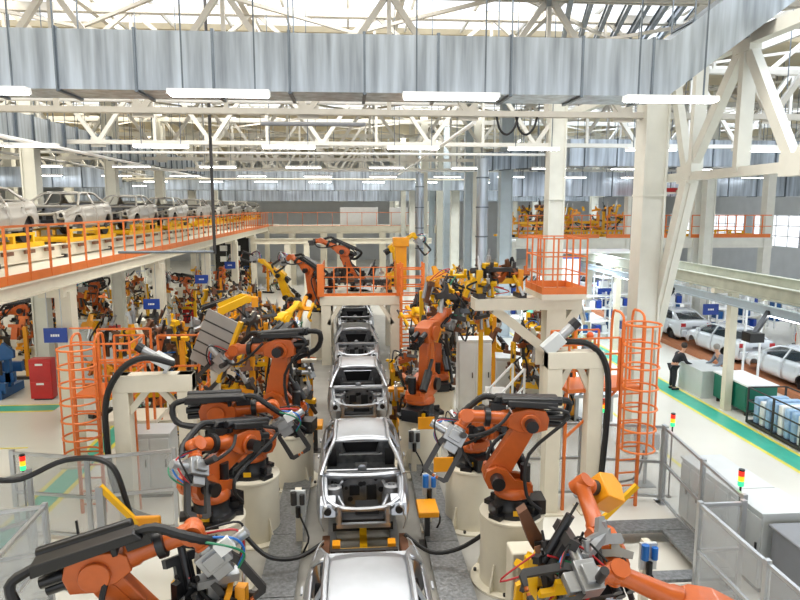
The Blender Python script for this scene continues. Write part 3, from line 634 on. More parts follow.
fx = [(-3.5,18.7,'tall yellow weld fixture behind the third left robot'),(-5.2,17.6,'yellow and brown weld fixture directly behind the ribbed grey shield'),(-3.5,21.2,'weld fixture below the left yellow boom'),(-3.8,26.6,'brown and yellow weld fixture left of the portal legs'),(-7.4,20.6,'outermost yellow weld fixture left of the line'),(6.4,20.8,'dark brown weld fixture behind the caged platform column'),(4.2,26.0,'brown weld fixture right of the portal legs'),(-2.5,17.4,'yellow and steel weld fixture left of the third car'),(-4.9,19.2,'yellow weld fixture behind the ribbed grey shield'),(-4.0,23.1,'crowded yellow weld fixture left of the line at mid depth'),(-1.55,17.6,'yellow clamp fixture beside the left flank of the third car'),(-1.75,21.2,'yellow clamp fixture left of the car before the portal'),
 (1.6,18.0,'clamp fixture beside the right flank of the third car'),(1.75,21.6,'clamp fixture right of the car before the portal'),(7.0,22.6,'brown and yellow weld fixture behind the right gantry, far right of the white cabinets'),(5.4,18.2,'yellow weld fixture hanging frame under the caged beam end'),(6.3,19.2,'dark brown weld fixture at the foot of the caged platform column'),
 (-5.4,27.6,'weld fixture left of the portal platform'),(-6.6,22.8,'yellow weld fixture at the outer left of the robot row'),(4.3,28.2,'weld fixture right of the portal platform'),(4.2,22.2,'tall weld fixture behind the white cabinets'),(-5.0,31,'far weld fixture left of the portal platform'),(4.7,31.5,'far weld fixture right of the portal platform')]
for i,(x,y,lb) in enumerate(fx):
    make_fixture(lb, (x,y,0), rnd.uniform(-.5,.5), 100+i, rnd.uniform(1.2,1.8) if abs(x) > 2.5 else .8, [3.0,3.4,3.2][i%3] if abs(x) > 2.5 else 1.7, .9 if abs(x) > 2.5 else .5, 54 if abs(x)>2.5 else 26)
pf = []
for i,(x,y) in enumerate(((-14.9,27.0),(-12.6,26.6),(-16.4,24.4),(-16.6,30.5),(-14.2,30.7),(-12.9,34.5),(-18.6,33),(-14.8,35.2),(-21,25.6),(-19.4,28.8),(-17,39),(-13,40.5),(-15,45),(-20.5,37),(-9.5,36.6),(-9.4,43),(-23,30),(-11,49),(-25.5,26.5),(-22,40),(-9,57.8),(-6,52),(-8.5,49),(-27,30),(-27.5,36),(-18,47))):
    if i < 5:
        o = make_fixture('brown and yellow weld fixture crowded under the left mezzanine', (x,y,0), rnd.uniform(0,6), 300+i, 1.8, 2.3, 1.0, 34, group='weld fixtures under the left mezzanine', pal=['amber','robot','brown','iron','cream','yellow','copper','cream']); pf.append(tree(o))
    else: dup(pf[i%5], (x,y,0), rnd.uniform(0,6), 'brown and yellow weld fixture crowded under the left mezzanine', 'weld fixtures under the left mezzanine')
make_fixture('dense yellow and steel clamp tooling at the bottom right between the two foreground robots', (3.05,8.25,0), .2, 601, 1.3, 2.1, .5, 40, z0=.9, pal=['yellow','yellow','iron','steel','steel','black','brown'])
make_fixture('amber and steel clamp tooling at the bottom left under the foreground robot gun', (-1.95,8.35,0), -.2, 602, .9, 1.75, .5, 26, z0=.8, pal=['amber','steel','iron','steel','black'])
# yellow booms above the left robot row and fixtures on the right beam
for x,y,z,rz,lb in ((-3.4,19.9,3.7,.25,'yellow boom above the ribbed grey shield'),(-4.3,24.3,3.2,.1,'yellow boom left of the platform robot'),(4.3,23.6,3.3,2.9,'yellow boom right of the portal legs')):
    t = T('yellow_boom', lb, 'boom', (x,y,0), rz); t.scale = (.75,.75,1); MB().bx((-.78,-.08,0),(-.62,.08,z-.3)).build('mast','yellow',t)
    MB().prism([(-.85,z-.35),(-.85,z-.1),(.3,z+.25),(.6,z+.22),(.6,z+.08),(.3,z+.03)],-.09,.09).build('boom_arm','yellow',t); MB().bx((.5,-.16,z-.1),(.75,.16,z+.2)).build('head_block','amber',t); MB().cyl((-.7,.14,z-.2),(-.1,.14,z+.05),.05).build('cylinder','iron',t)
    MB().bx((-1.05,-.25,0),(-.55,.25,.06)).build('foot_plate','iron',t)
# ------------------------------------------------------------------ air ducts
def duct(label, pts, w, h, seg=1.35, m='galv', hang=True, name='air_duct'):
    t = T(name, label, 'air duct', pts[0]); o = Vector(pts[0]); P = [Vector(p)-o for p in pts]
    # one sheet-metal run with mitred corners
    def rings(off):
        out = []
        for i, p in enumerate(P):
            d0 = (P[i]-P[i-1]).normalized() if i else (P[1]-P[0]).normalized(); d1 = (P[i+1]-P[i]).normalized() if i < len(P)-1 else d0
            b = (d0+d1).normalized(); s = Vector((b.y,-b.x,0)); s.normalize(); k = 1/max(.5, b.dot(d1)); ww = w/2+off; hh = h/2+off
            out.append([p+s*ww*k+Vector((0,0,-hh)), p-s*ww*k+Vector((0,0,-hh)), p-s*ww*k+Vector((0,0,hh)), p+s*ww*k+Vector((0,0,hh))])
        return out
    mb = MB(); r = rings(0); n = len(r); vs = [v for x in r for v in x]
    mb.add(vs, [(0,1,2,3),tuple(range(4*n-4,4*n))[::-1]]+[(4*i+k,4*i+(k+1)%4,4*i+4+(k+1)%4,4*i+4+k) for i in range(n-1) for k in range(4)])
    mb.build('sheet_metal', m, t, smooth=False)
    nn = 0
    for a, b in zip(P, P[1:]):
        L = (b-a).length; d = (b-a)/L; s = Vector((d.y,-d.x,0)); k = seg*.45; first = True
        while k < L-.1 and nn < 80:
            c = a+d*k; mb = MB()
            for q, z, ww, hh in ((s*(w/2+.02),0,.04,h+.08),(-s*(w/2+.02),0,.04,h+.08)): mb.bar(c+q-Vector((0,0,hh/2)), c+q+Vector((0,0,hh/2)), .06, .04, up=d)
            mb.bar(c-s*(w/2+.04)+Vector((0,0,h/2+.02)), c+s*(w/2+.04)+Vector((0,0,h/2+.02)), .06,.04); mb.bar(c-s*(w/2+.04)-Vector((0,0,h/2+.02)), c+s*(w/2+.04)-Vector((0,0,h/2+.02)), .06,.04)
            mb.build('joint_flange', 'galv_side', t, smooth=False)
            if hang and nn % 3 == 0:
                mb = MB()
                for q in (-1,1): mb.bar(c+s*q*(w/2+.06)+Vector((0,0,-h/2)), Vector(((c+s*q*(w/2+.06)).x,(c+s*q*(w/2+.06)).y,12.7-o.z)), .025)
                mb.build('hanger_rod', 'galv_side', t)
            k += seg; nn += 1
    return t
duct('big galvanised air duct crossing the hall near the roof and rising at its right end', [(-18,12.9,9.2),(6.05,12.9,9.22),(10.6,12.9,12.6)], 1.0, 1.03, 1.36)
duct('galvanised duct running lengthwise above the mezzanine cars at left', [(-10.6,17.3,9.1),(-10.2,45.5,9.2)], .9, .78, 1.1)
duct('far galvanised duct crossing the middle of the hall in front of the back wall', [(-14,47.3,8.6),(11,47.3,8.6)], 1.2, 1.5, 2.0)
duct('low far duct band below the crossing duct near the back wall', [(-24,58,8.0),(22,58,8.0)], 1.0, 1.6, 2.2)
duct('galvanised duct behind the right truss, running across', [(9.2,27.6,8.9),(26,27.6,8.9)], .9, 1.1, 1.4)
duct('second galvanised duct behind the right truss, lower and further back', [(9.3,38.5,8.0),(28,38.5,8.0)], .9, 1.4, 1.8)
duct('curved galvanised duct between the two right-hand columns', [(6.0,30.3,8.7),(8.4,31.3,8.9),(10.6,33.8,8.9),(11.5,37,8.9)], .8, .8, 1.0)
duct('wide galvanised duct at far left behind the mezzanine columns', [(-30,38.5,8.3),(-13,38.5,8.3)], .9, 1.1, 1.6)
# upright duct risers by the centre right columns
for x,y,lb in ((5.45,26.8,'upright round galvanised duct beside the blue grey column'),(4.1,38.6,'upright round galvanised duct beside the far cream columns')):
    t = T('duct_riser', lb, 'air duct', (x,y,0)); MB().cyl((0,0,0.02),(0,0,8.6),.24,n=18).build('pipe','galv',t)
    for k in range(7): MB().cyl((0,0,1.2*k+.6),(0,0,1.2*k+.66),.27,n=18).build('collar','galv_side',t)

# ------------------------------------------------------------------ fluorescent luminaires
lz = 8.36
L0 = T('ceiling_light', 'x', 'ceiling light', (0,10,lz))
MB().prism([(-.13,-.03),(-.10,.05),(.10,.05),(.13,-.03)], -.77,.77,'X').build('housing','white',L0)
MB().bx((-.74,-.115,-.045),(.74,.115,-.03)).build('diffuser','lampglow',L0)
for s in (-1,1): MB().bar((s*.55,0,.05),(s*.55,0,12.7-lz),.022).build('suspension_rod','galv_side',L0)
tl = tree(L0)
rows = [10.6,19.5,28.9,36.9,45,53.2,61,69]
near = {-2:'white fluorescent light at the top left edge of the frame',-1:'white fluorescent light hanging in front of the big duct, left of centre',0:'white fluorescent light hanging in front of the big duct at centre',1:'white fluorescent light hanging below the duct corner at right'}
first = True
for j, y in enumerate(rows):
    for i in range(-7 if j > 2 else -5, 7):
        x = 1.62+3.62*i+(.25 if j % 2 else 0)
        if j == 0 and i not in near: continue
        if j == 0: lb, gr = near[i], None
        elif j == 1: lb, gr = 'white fluorescent light in the second row, just beyond the big duct', 'second row of fluorescent lights'
        else: lb, gr = 'small far fluorescent light hanging below the roof trusses', 'far fluorescent lights'
        if first: L0.location = (x,y,lz); L0['label'] = lb; first = False
        else: dup(tl, (x,y,lz), 0, lb, gr)

# ------------------------------------------------------------------ long pipes under the trusses, drop pipe
def pipe(name, label, pts, r, m, cat='pipe', sm=0, n=8): return tag(MB().tube(pts, r, n, sm).build(name, m), label, cat)
pipe('drop_pipe','thin grey vertical pipe in front of the left mezzanine, from roof to railing',[(-3.9,19.1,5.3),(-3.9,19.1,12.7)],.045,'iron')
pipe('drop_pipe_branch','thin grey pipe running back from the foot of the drop pipe under the mezzanine edge',[(-3.9,19.1,5.35),(-6.6,19.1,5.35)],.04,'galv_side')
for k,(y,z,x0,x1,m,lb) in enumerate(((17.1,9.25,-11,3,'white','white pipe just below the big duct, left half'),(16.2,8.6,-2.1,.4,'darkgrey','short dark pipe below the big duct left of centre'),(26,8.7,-12,8,'white','white pipe under the second truss'),(34,8.5,-12,8,'white','white pipe under the third truss'),(42,8.4,-14,9,'cream','cream pipe under the far trusses'))):
    pipe('ceiling_pipe',lb,[(x0,y,z),(x1,y,z)],.05,m)
for x,z,m,lb in ((-9.5,8.55,'white','white lengthwise pipe above the mezzanine cars'),(-13.2,8.7,'lightsteel','grey lengthwise pipe left of the long duct'),(3.4,8.9,'white','white lengthwise pipe right of centre under the trusses')):
    pipe('ceiling_pipe',lb,[(x,18,z),(x,60,z)],.06,m)
for x,y,lb in ((4.0,16.7,'black cable loop hanging under the duct corner, first'),(4.5,16.7,'black cable loop hanging under the duct corner, second')):
    pipe('cable_loop',lb,[(x-.3,y,9.05),(x-.2,y,8.6),(x,y,8.45),(x+.2,y,8.65),(x+.3,y,9.05)],.03,'rubber','cable',4)

# ------------------------------------------------------------------ portal platform with railing
t = T('portal_platform','cream portal platform straddling the line with open railing on top','platform',(.4,27,0))
MB().bx((-1.7,0,2.55),(1.7,4.2,2.95)).build('deck_beam','cream',t,bevel=.02)
for x in (-1.45,1.45):
    for y in (.2,3.9): MB().bx((x-.2,y-.18,0),(x+.2,y+.18,2.55)).build('leg','cream',t)
    s = -1 if x > 0 else 1
    MB().bar((x+s*.1,.1,1.75),(x+s*.62,.1,2.6),.16).build('knee_brace','cream',t)
for p,q,n_,nm in (((-1.65,.05),(1.65,.05),7,'front_railing'),((-1.65,.05),(-1.65,4.1),6,'side_railing'),((1.65,.05),(1.65,4.1),6,'side_railing')):
    mb = MB(); p = Vector((*p,2.95)); q = Vector((*q,2.95))
    for z in (.4,.8,1.2): mb.bar(p+Vector((0,0,z)),q+Vector((0,0,z)),.032)
    for k in range(0 if nm == 'front_railing' else 1, n_): mb.bar(p.lerp(q,k/(n_-1)),p.lerp(q,k/(n_-1))+Vector((0,0,1.2)),.05)
    mb.bar(p+Vector((0,0,.06)),q+Vector((0,0,.06)),.02,.12); mb.build(nm,'rail',t)
for x in (-1.65,1.65): MB().bx((x-.14,-.1,2.95),(x+.14,.1,4.3)).build('gate_post','rail',t)
make_fixture('row of dark clamps standing behind the portal platform railing',(.4,28.2,2.95),0,77,2.6,.95,.4,18,'iron',base=True,z0=.2,pal=['iron','brown','steel','black'])
tag(MB().bx((2.0,28.9,2.95),(2.5,29.4,4.9)).bx((1.9,28.8,4.9),(2.6,29.5,5.3)).build('amber_control_mast','amber',bevel=.02),'amber box on a mast at the right end of the portal platform','control box')

# ------------------------------------------------------------------ caged platform on the cream beam at right
t = T('caged_platform','grey beam with braced column carrying an orange railed platform, right of centre','platform',(4.9,16.5,0))
MB().bx((-1.75,-.3,4.0),(1.05,.3,4.3)).build('beam','cream',t); MB().bx((-.1,-.6,4.3),(1.05,1.0,4.44)).build('deck','cream',t)
MB().bx((.15,-.25,0),(.65,.25,4.0)).build('column','cream',t)
for a,b in (((-1.2,0,4.0),(.2,0,2.9)),((1.0,0,4.0),(.5,0,3.2))): MB().bar(a,b,.3,.24).build('knee_brace','cream',t)
MB().bx((-.05,-.05,2.5),(.9,.05,3.1)).build('gusset_plate','cream',t)
mb = MB(); Q = [(-.08,-.58),(1.03,-.58),(1.03,.98),(-.08,.98),(-.08,-.58)]
for (a,b),(c,d) in zip(Q,Q[1:]):
    for z in (.5,.95,1.4): mb.bar((a,b,4.44+z),(c,d,4.44+z),.032)
    for k in range(3): u=k/3; mb.bar((a+(c-a)*u,b+(d-b)*u,4.44),(a+(c-a)*u,b+(d-b)*u,5.84),.036)
    mb.bar((a,b,4.53),(c,d,4.53),.02,.18)
mb.build('guard_railing','rail',t)
make_fixture('yellow and brown clamps standing on the cream beam end right of centre',(3.85,16.5,4.3),.1,78,1.1,.8,.5,16,'yellow',base=True,z0=.25,pal=['yellow','brown','iron','copper'])
make_fixture('mass of yellow and brown clamps left of the caged platform beam',(2.95,18.0,2.55),.3,79,1.7,2.3,.9,50,'yellow',base=False,z0=.4,pal=['yellow','amber','brown','iron','iron','copper'])
tag(MB().bx((2.0,18.7,0),(2.12,18.82,4.2)).bx((2.0,18.7,3.2),(3.9,18.82,3.3)).bx((3.78,18.7,0),(3.9,18.82,4.2)).build('fixture_rack','yellow'),'yellow rack holding the mass of clamps left of the caged beam','rack')

# ------------------------------------------------------------------ cream gantries with scanner heads
def gantry(label, x, y, w, h, lx, scl):
    t = T('cream_gantry',label,'gantry',(x,y,0))
    for s in (-1,1): MB().bx((s*w/2-.16,-.16,0),(s*w/2+.16,.16,h)).build('leg','cream',t,bevel=.01); MB().bx((s*w/2-.26,-.26,0),(s*w/2+.26,.26,.04)).build('foot_plate','cream',t)
    MB().bx((-w/2-.16,-.17,h-.36),(w/2+.16,.17,h)).build('top_beam','cream',t,bevel=.01)
    for s in (-1,1): MB().bar((s*(w/2-.1),0,h-.85),(s*max(.09,w/2-.55),0,h-.3),.13).build('knee_brace','cream',t)
    return t
gantry('cream gantry left of the front left robots, with bent black hose over it',-4.1,13.5,1.3,3.2,0,1)
gantry('cream gantry right of the front right robots, below the caged platform',4.72,13.2,.9,3.6,0,1)
def scanner(label, loc, rz, tilt):
    t = T('scanner_head',label,'scanner',loc,rz); K = RY(tilt)
    MB(K).bx((-.35,-.16,-.16),(.2,.16,.16)).build('housing','cabinet',t,bevel=.02); MB(K).cyl((.2,0,0),(.55,0,0),.12,n=16).build('lens_barrel','steel',t); MB(K).cyl((.55,0,0),(.75,0,0),.14,n=16).build('lens_hood','black',t)
    MB(K).bar((-.3,0,-.16),(-.3,0,-.4),.1).build('bracket','steel',t)
    return t
scanner('grey scanner with black lens hood on top of the left gantry',(-3.95,13.5,3.5),PI,-.55).scale = (.72,)*3
scanner('pale scanner box with black lens hood above the right gantry',(4.3,13.2,3.8),0,-.75).scale = (.85,)*3
pipe('bent_hose','thick black hose arching over the left gantry and down its leg',[(-3.6,13.25,3.45),(-4.2,13.2,3.6),(-4.7,13.2,3.3),(-5.0,13.2,2.6),(-4.98,13.2,1.2),(-4.7,13.1,.5),(-4.1,12.9,.3)],.065,'rubber','hose',5)
pipe('bent_hose','thick black hose arching over the right gantry and down its leg',[(4.5,13.2,3.8),(5.0,13.1,3.75),(5.35,13.0,3.3),(5.42,13.0,2.2),(5.3,13.0,.2)],.065,'rubber','hose',5)

# ------------------------------------------------------------------ caged ladders with side platforms
def caged_ladder(label, loc, rz, side, hz=2.8, top=4.25):
    t = T('caged_ladder',label,'ladder',loc,rz)
    for s in (-1,1): MB().bar((s*.24,0,0),(s*.24,0,top),.06).build('ladder_stile','rail',t)
    for k in range(14): MB().bar((-.24,0,.3*k+.2),(.24,0,.3*k+.2),.03).build('rung','rail',t)
    for k in range(7):
        z = 1.5+(top-1.5)*k/6; MB().tube([(.42*math.sin(a)*1.0,-.42*(1-math.cos(a)),z) for a in [-2.5+5*i/14 for i in range(15)]] if False else [(.36*math.sin(a), -.36-.36*math.cos(a)*-1*-1, z) for a in [PI*i/7 for i in range(15)]],.022,6,0).build('cage_hoop','rail',t)
    for k in range(3):
        a = -1.5+3.0*k/2; MB().bar((.36*math.sin(a),-.36-.36*math.cos(a),1.5),(.36*math.sin(a),-.36-.36*math.cos(a),top),.03).build('cage_strip','rail',t)
    for s in (-1,1): MB().tube([(s*.24,0,top-.05),(s*.24,.05,top+.12),(s*.24,.3,top+.18),(s*.24,.5,top),(s*.24,.5,hz)],.028,6,4).build('grab_hoop','rail',t)
    x0, x1 = (.3, .95) if side > 0 else (-1.45,-.3)
    MB().bx((x0-.55*side if side>0 else x0,.02,hz-.08),(x1 if side>0 else x1+.55,1.0,hz)).build('platform_deck','copper' if False else 'rail',t)
    mb = MB(); xs = (x0,x1) if side > 0 else (x1,x0)
    for (a,b),(c,d) in (((xs[0],.03),(xs[1],.03)),((xs[1],.03),(xs[1],.98)),((xs[0],.98),(xs[1],.98))):
        for z in (.4,.75,1.1): mb.bar((a,b,hz+z),(c,d,hz+z),.035)
        for k in ((0,1,2),(1,2),(0,1))[[(a,b) == (xs[0],.03), (a,b) == (xs[1],.03), True].index(True)]: u=k/2; mb.bar((a+(c-a)*u,b+(d-b)*u,hz),(a+(c-a)*u,b+(d-b)*u,hz+1.1),.04)
    mb.build('guard_railing','rail',t)
    for y in (.1,.95): MB().bar((xs[1],y,0),(xs[1],y,hz-.09),.06).build('support_post','rail',t)
    if side < 0: MB().bar((xs[0],.1,hz-.1),(xs[1],.1,hz-1.1),.045).build('diagonal_brace','rail',t)
    return t
caged_ladder('orange caged ladder with platform, left, before the white mezzanine column',(-5.65,13.9,0),0,1,2.65,3.75)
caged_ladder('orange caged ladder with platform, right, before the big cream column',(6.05,13.3,0),.1,-1,2.75,4.2)
def guard(label, pts, z0=0, h=1.5, rails=(.5,1.0,1.5)):
    t = T('guard_fence',label,'fence',(*pts[0],z0)); o = Vector((*pts[0],0))
    for j_,(p,q) in enumerate(zip(pts,pts[1:])):
        a = Vector((*p,0))-o; b = Vector((*q,0))-o
        for z in rails: MB().bar(a+Vector((0,0,z)),b+Vector((0,0,z)),.045).build('rail_tube','rail',t)
        n_ = max(2,int((b-a).length/.7)+1)
        for k in range(1 if j_ else 0, n_): c = a.lerp(b,k/(n_-1)); MB().bar(c,c+Vector((0,0,h)),.05).build('post','rail',t)
    return t
guard('orange guard fence around the stair left of the ribbed grey shield',[(-4.9,16.6),(-3.9,16.6),(-3.9,18.6)],1.2,2.2,(.7,1.4,2.2))
tag(MB().bx((-4.95,16.5,1.1),(-3.8,18.7,1.2)).bx((-4.9,16.6,0),(-4.8,16.7,1.1)).bx((-3.95,16.6,0),(-3.85,16.7,1.1)).bx((-4.9,18.5,0),(-4.8,18.6,1.1)).bx((-3.95,18.5,0),(-3.85,18.6,1.1)).build('stair_landing','cream'),'cream landing under the orange guard fence at left','platform')
guard('orange guard fence panels between the left ladder platform and the red cabinet',[(-5.9,15.4),(-4.7,15.4)],1.6,2.2,(.7,1.4,2.2))
tag(MB().bx((-5.95,15.3,1.5),(-4.65,16.3,1.6)).bx((-5.9,15.4,0),(-5.8,15.5,1.5)).bx((-4.8,15.4,0),(-4.7,15.5,1.5)).build('stair_landing','cream'),'cream landing behind the left ladder platform','platform')

# ------------------------------------------------------------------ ribbed grey shield
t = T('ribbed_shield','ribbed grey shield panel leaning back on a yellow edge bar at left','shield',(-3.35,15.9,0))
K = TR((-.25,0,2.75)) @ RY(.38) @ RZ(-.4)
mb = MB(K); mb.bx((-.45,-.03,0),(.45,.03,1.35)); 
mb.build('panel','panelgrey',t); mb = MB(K)
for z in (.25,.5,.78,1.05): mb.bx((-.45,-.045,z),(.45,-.03,z+.03))
mb.build('rib','iron',t); MB(K).bx((.46,-.06,-.2),(.55,.06,1.4)).build('edge_bar','yellow',t)
MB().bx((-.1,-.1,0),(.1,.1,2.85)).bx((-.4,-.3,0),(.4,.3,.06)).build('stand','steel_white',t)
# front yellow swing arms with amber flags
for x,y,z0,x1,z1,lb in ((-4.35,11.0,1.85,-3.75,1.15,'yellow swing arm with amber flag behind the foreground left robot'),(4.75,11.5,.6,5.45,1.32,'yellow diagonal bar rising right behind the foreground right robot')):
    t = T('swing_arm',lb,'barrier arm',(x,y,0)); MB().bar((0,0,z0),(x1-x,0,z1),.09).build('arm_tube','yellow',t); (MB().bx((x1-x-.1,-.04,z1-.14),(x1-x+.4,.04,z1+.14)) if x < 0 else MB().bx((-.12,-.05,z0-.1),(.02,.05,z0+.06))).build('flag' if x < 0 else 'pivot_block','amber',t,bevel=.04); MB().bx((-.06,-.06,0),(.06,.06,z0)).build('post','steel',t)

# ------------------------------------------------------------------ clear safety fences
def clear_fence(label, pts, z1=1.75, z0=.12):
    t = T('safety_fence',label,'fence',(*pts[0],0)); o = Vector((*pts[0],0)); Z = lambda z: Vector((0,0,z))
    for i,(p,q) in enumerate(zip(pts,pts[1:])):
        a = Vector((*p,0))-o; b = Vector((*q,0))-o
        mb = MB()
        for z in (z0,(z0+z1)/2,z1): mb.bar(a+Z(z),b+Z(z),.055)
        mb.build('frame_rail','lightsteel',t)
        for u,v in ((z0,(z0+z1)/2),((z0+z1)/2,z1)): MB().bar(a+Z((u+v)/2),b+Z((u+v)/2),.008,v-u-.05).build('clear_panel','clear',t)
    for p in pts: a = Vector((*p,0))-o; MB().bar(a,a+Z(z1+.06),.08).bx(tuple(a+Vector((-.1,-.1,0))),tuple(a+Vector((.1,.1,.02)))).build('post','lightsteel',t)
    return t
clear_fence('clear panel fence across the back of the right cell, behind the right ladder',[(3.6,13.9),(5.2,13.9),(6.95,13.5)])
clear_fence('clear panel fence running beside the grey control cabinets at right',[(6.95,13.4),(6.75,11.5),(6.6,9.95)])
clear_fence('lower clear panel fence nearest the camera at the bottom right',[(6.5,9.8),(5.75,9.8),(5.72,8.0),(5.7,6.4)],1.72)
clear_fence('clear panel fence at the left frame edge behind the bent hose',[(-6.8,13.0),(-5.2,12.6),(-3.6,12.9)])
clear_fence('tall clear panel fence at the bottom left corner',[(-7.2,10.0),(-5.05,10.5),(-4.95,8.2)],1.75)
clear_fence('far left clear panel fence beyond the bottom left corner',[(-7.0,10.4),(-5.8,11.6)],1.9)
pipe('black_hose','black hose arching over the left clear fence',[(-6.6,11.2,.9),(-6.5,11.2,1.9),(-6.3,11.1,2.0),(-5.8,11.3,1.9),(-5.1,11.5,2.15),(-4.3,11.3,2.15),(-4.0,11.2,1.5),(-3.8,11.1,.5)],.05,'rubber','hose',5)
pipe('floor_hose','black hose sagging from the front left pedestal to the line',[(-1.9,10.9,.9),(-1.5,10.8,.55),(-1.0,10.9,.45),(-.55,11.1,.6)],.04,'rubber','hose',5)
pipe('floor_hose','black hose sagging from the line to the front right pedestal',[(.95,11.3,.6),(1.4,11.0,.4),(1.9,10.9,.5),(2.35,10.7,.9)],.04,'rubber','hose',5)
pipe('floor_hose','black cable curling on the floor inside the left fence',[(-5.0,11.5,1.0),(-4.9,11.3,.3),(-5.1,11.0,.05),(-4.6,10.8,.05)],.025,'rubber','hose',5)

# walkways
for x,y0,y1,w,lb in ((-1.3,8,16.5,.62,'steel tread plate walkway left of the line'),(1.72,7,16.5,.62,'steel tread plate walkway right of the line')):
    t = T('tread_walkway',lb,'walkway',(x,y0,0)); n_ = 4
    for k in range(n_): L=(y1-y0)/n_; MB().bx((-w/2,L*k,.16),(w/2,L*(k+1)-.02,.2)).build('plate','tread',t)
    MB().bx((-w/2+.04,0,0),(-w/2+.1,y1-y0,.16)).bx((w/2-.1,0,0),(w/2-.04,y1-y0,.16)).build('side_member','iron',t)
t = T('tread_step','L-shaped steel tread step by the right clear fence','walkway',(4.9,10.4,0))
MB().bx((0,1.3,.22),(1.75,1.75,.28)).build('plate','tread',t); MB().bx((1.2,-.1,.22),(1.75,1.28,.28)).build('plate','tread',t); MB().bx((.1,-.4,.22),(1.75,-.12,.28)).build('plate','tread',t)
for x,y in ((.1,1.35),(1.65,1.65),(1.65,-.3),(.2,-.3)): MB().bx((x-.05,y-.05,0),(x+.05,y+.05,.22)).build('foot','iron',t)

# ------------------------------------------------------------------ control cabinets, lamps, boxes
def cabinet(label, loc, d, m='cabinet', rz=0, doors=2, cat='cabinet', legs=True):
    t = T('control_cabinet',label,cat,loc,rz); w,p,h = d
    MB().bx((-w/2,-p/2,.08),(w/2,p/2,h)).build('body',m,t,bevel=.015); MB().bx((-w/2+.03,-p/2+.03,0),(w/2-.03,p/2-.03,.08)).build('plinth','iron',t)
    for k in range(doors):
        a = -w/2+w*k/doors+.02; b = -w/2+w*(k+1)/doors-.02
        dr = MB().bx((a,-p/2-.025,.14),(b,-p/2,h-.08)).build('door',m,t,bevel=.008); MB().bx((b-.09,-p/2-.05,h*.5),(b-.06,-p/2-.025,h*.5+.18)).build('handle','black',dr)
    MB().bx((-w/2-.02,-p/2-.03,h),(w/2+.02,p/2+.02,h+.04)).build('top_cover',m,t)
    return t
cabinet('tall white double-door cabinet right of the line below the clamps',(3.95,20.4,0),(1.05,.6,2.4),'white',0)
cabinet('lower grey white cabinet right of the tall white cabinet',(4.95,20.0,0),(.7,.8,1.9),'cabinet',-.2,1)
cabinet('small white cabinet in front of the grey white cabinet, right of the line',(4.25,18.5,0),(.55,.7,1.2),'white',-.2,1)
cabinet('grey control cabinet behind the right fence, farthest of three',(7.4,12.3,0),(.8,.85,1.35),'cabinet',-PI/2)
cabinet('grey control cabinet behind the right fence, middle of three',(7.4,11.4,0),(.85,.85,1.4),'cabinet',-PI/2)
cabinet('grey control cabinet behind the right fence, nearest of three',(7.4,10.4,0),(.95,.9,1.42),'cabinet',-PI/2)
tag(MB().bx((7.0,6.9,0),(9.3,9.75,1.3)).bx((6.95,6.85,1.3),(9.35,9.8,1.35)).build('slate_cabinet','darkgrey',bevel=.02),'flat-topped slate grey cabinet at the bottom right edge','cabinet')
cabinet('grey control cabinet with dark front inside the left fence',(-4.6,14.9,0),(.9,.7,1.5),'cabinet',0)
cabinet('small pale control cabinet at the bottom left edge inside the fence',(-6.0,9.4,0),(.8,.6,1.2),'cabinet',0,1)
cabinet('grey press cabinet under the mezzanine behind the white column',(-9.2,24.8,0),(1.6,.8,2.0),'cabinet',0)
cabinet('second grey press cabinet under the mezzanine further left',(-10.6,26.4,0),(1.4,.8,2.1),'cabinet',0)
for x,y,lb in ((-10.7,22.9,'red fire cabinet at the foot of the front left mezzanine column'),(-10.6,29.2,'red fire cabinet further back under the mezzanine'),(-9.3,38,'small far red cabinet under the mezzanine')):
    t = T('fire_cabinet',lb,'fire cabinet',(x,y,0)); MB().bx((-.38,-.2,.05),(.36,.2,1.45)).build('body','red',t,bevel=.02); MB().bx((-.3,-.15,0),(.3,.15,.05)).build('plinth','iron',t)
    for z in (.1,.78): dr = MB().bx((-.35,-.225,z),(.35,-.2,z+.55)).build('door','red',t); MB().bx((-.15,-.235,z+.45),(.1,-.225,z+.52)).build('label_plate','white',dr)
def tower_light(label, loc, h, ph=0):
    t = T('tower_light',label,'signal light',loc); MB().cyl((0,0,ph),(0,0,h),.018).bx((-.05,-.05,ph),(.05,.05,ph+.03)).build('pole','black',t)
    for k,m in enumerate(('green_glow','amber_glow','red_glow')): MB().cyl((0,0,h+.09*k),(0,0,h+.09*k+.085),.05,n=14).build('lens',m,t)
    MB().cyl((0,0,h+.27),(0,0,h+.3),.05,n=14).build('cap','black',t); return t
tower_light('red amber green tower light above the nearest right control cabinet',(6.75,10.3,0),1.8)
tower_light('small tower light on the far corner of the right fence',(7.25,13.7,0),1.7)
tower_light('tower light beside the right ladder stile',(5.6,13.6,0),2.1)
tower_light('tower light at the left frame edge above the clear fence',(-6.9,11.6,0),1.7)
tower_light('tower light behind the left fence below the hose',(-6.15,12.1,0),1.75)
t = T('junction_box','grey junction box on a stand with black cables, at the right fence corner','junction box',(7.0,14.4,0)); MB().bx((-.03,-.03,0),(.03,.03,.9)).bx((-.2,-.2,0),(.2,.2,.03)).build('stand','steel',t); MB().bx((-.28,-.12,.9),(.28,.12,1.3)).build('box','cabinet',t,bevel=.02)
MB().tube([(-.1,-.1,.9),(-.3,-.2,.3),(-.9,-.2,.2),(-1.1,-.1,.5)],.025,6,5).build('cable','rubber',t)
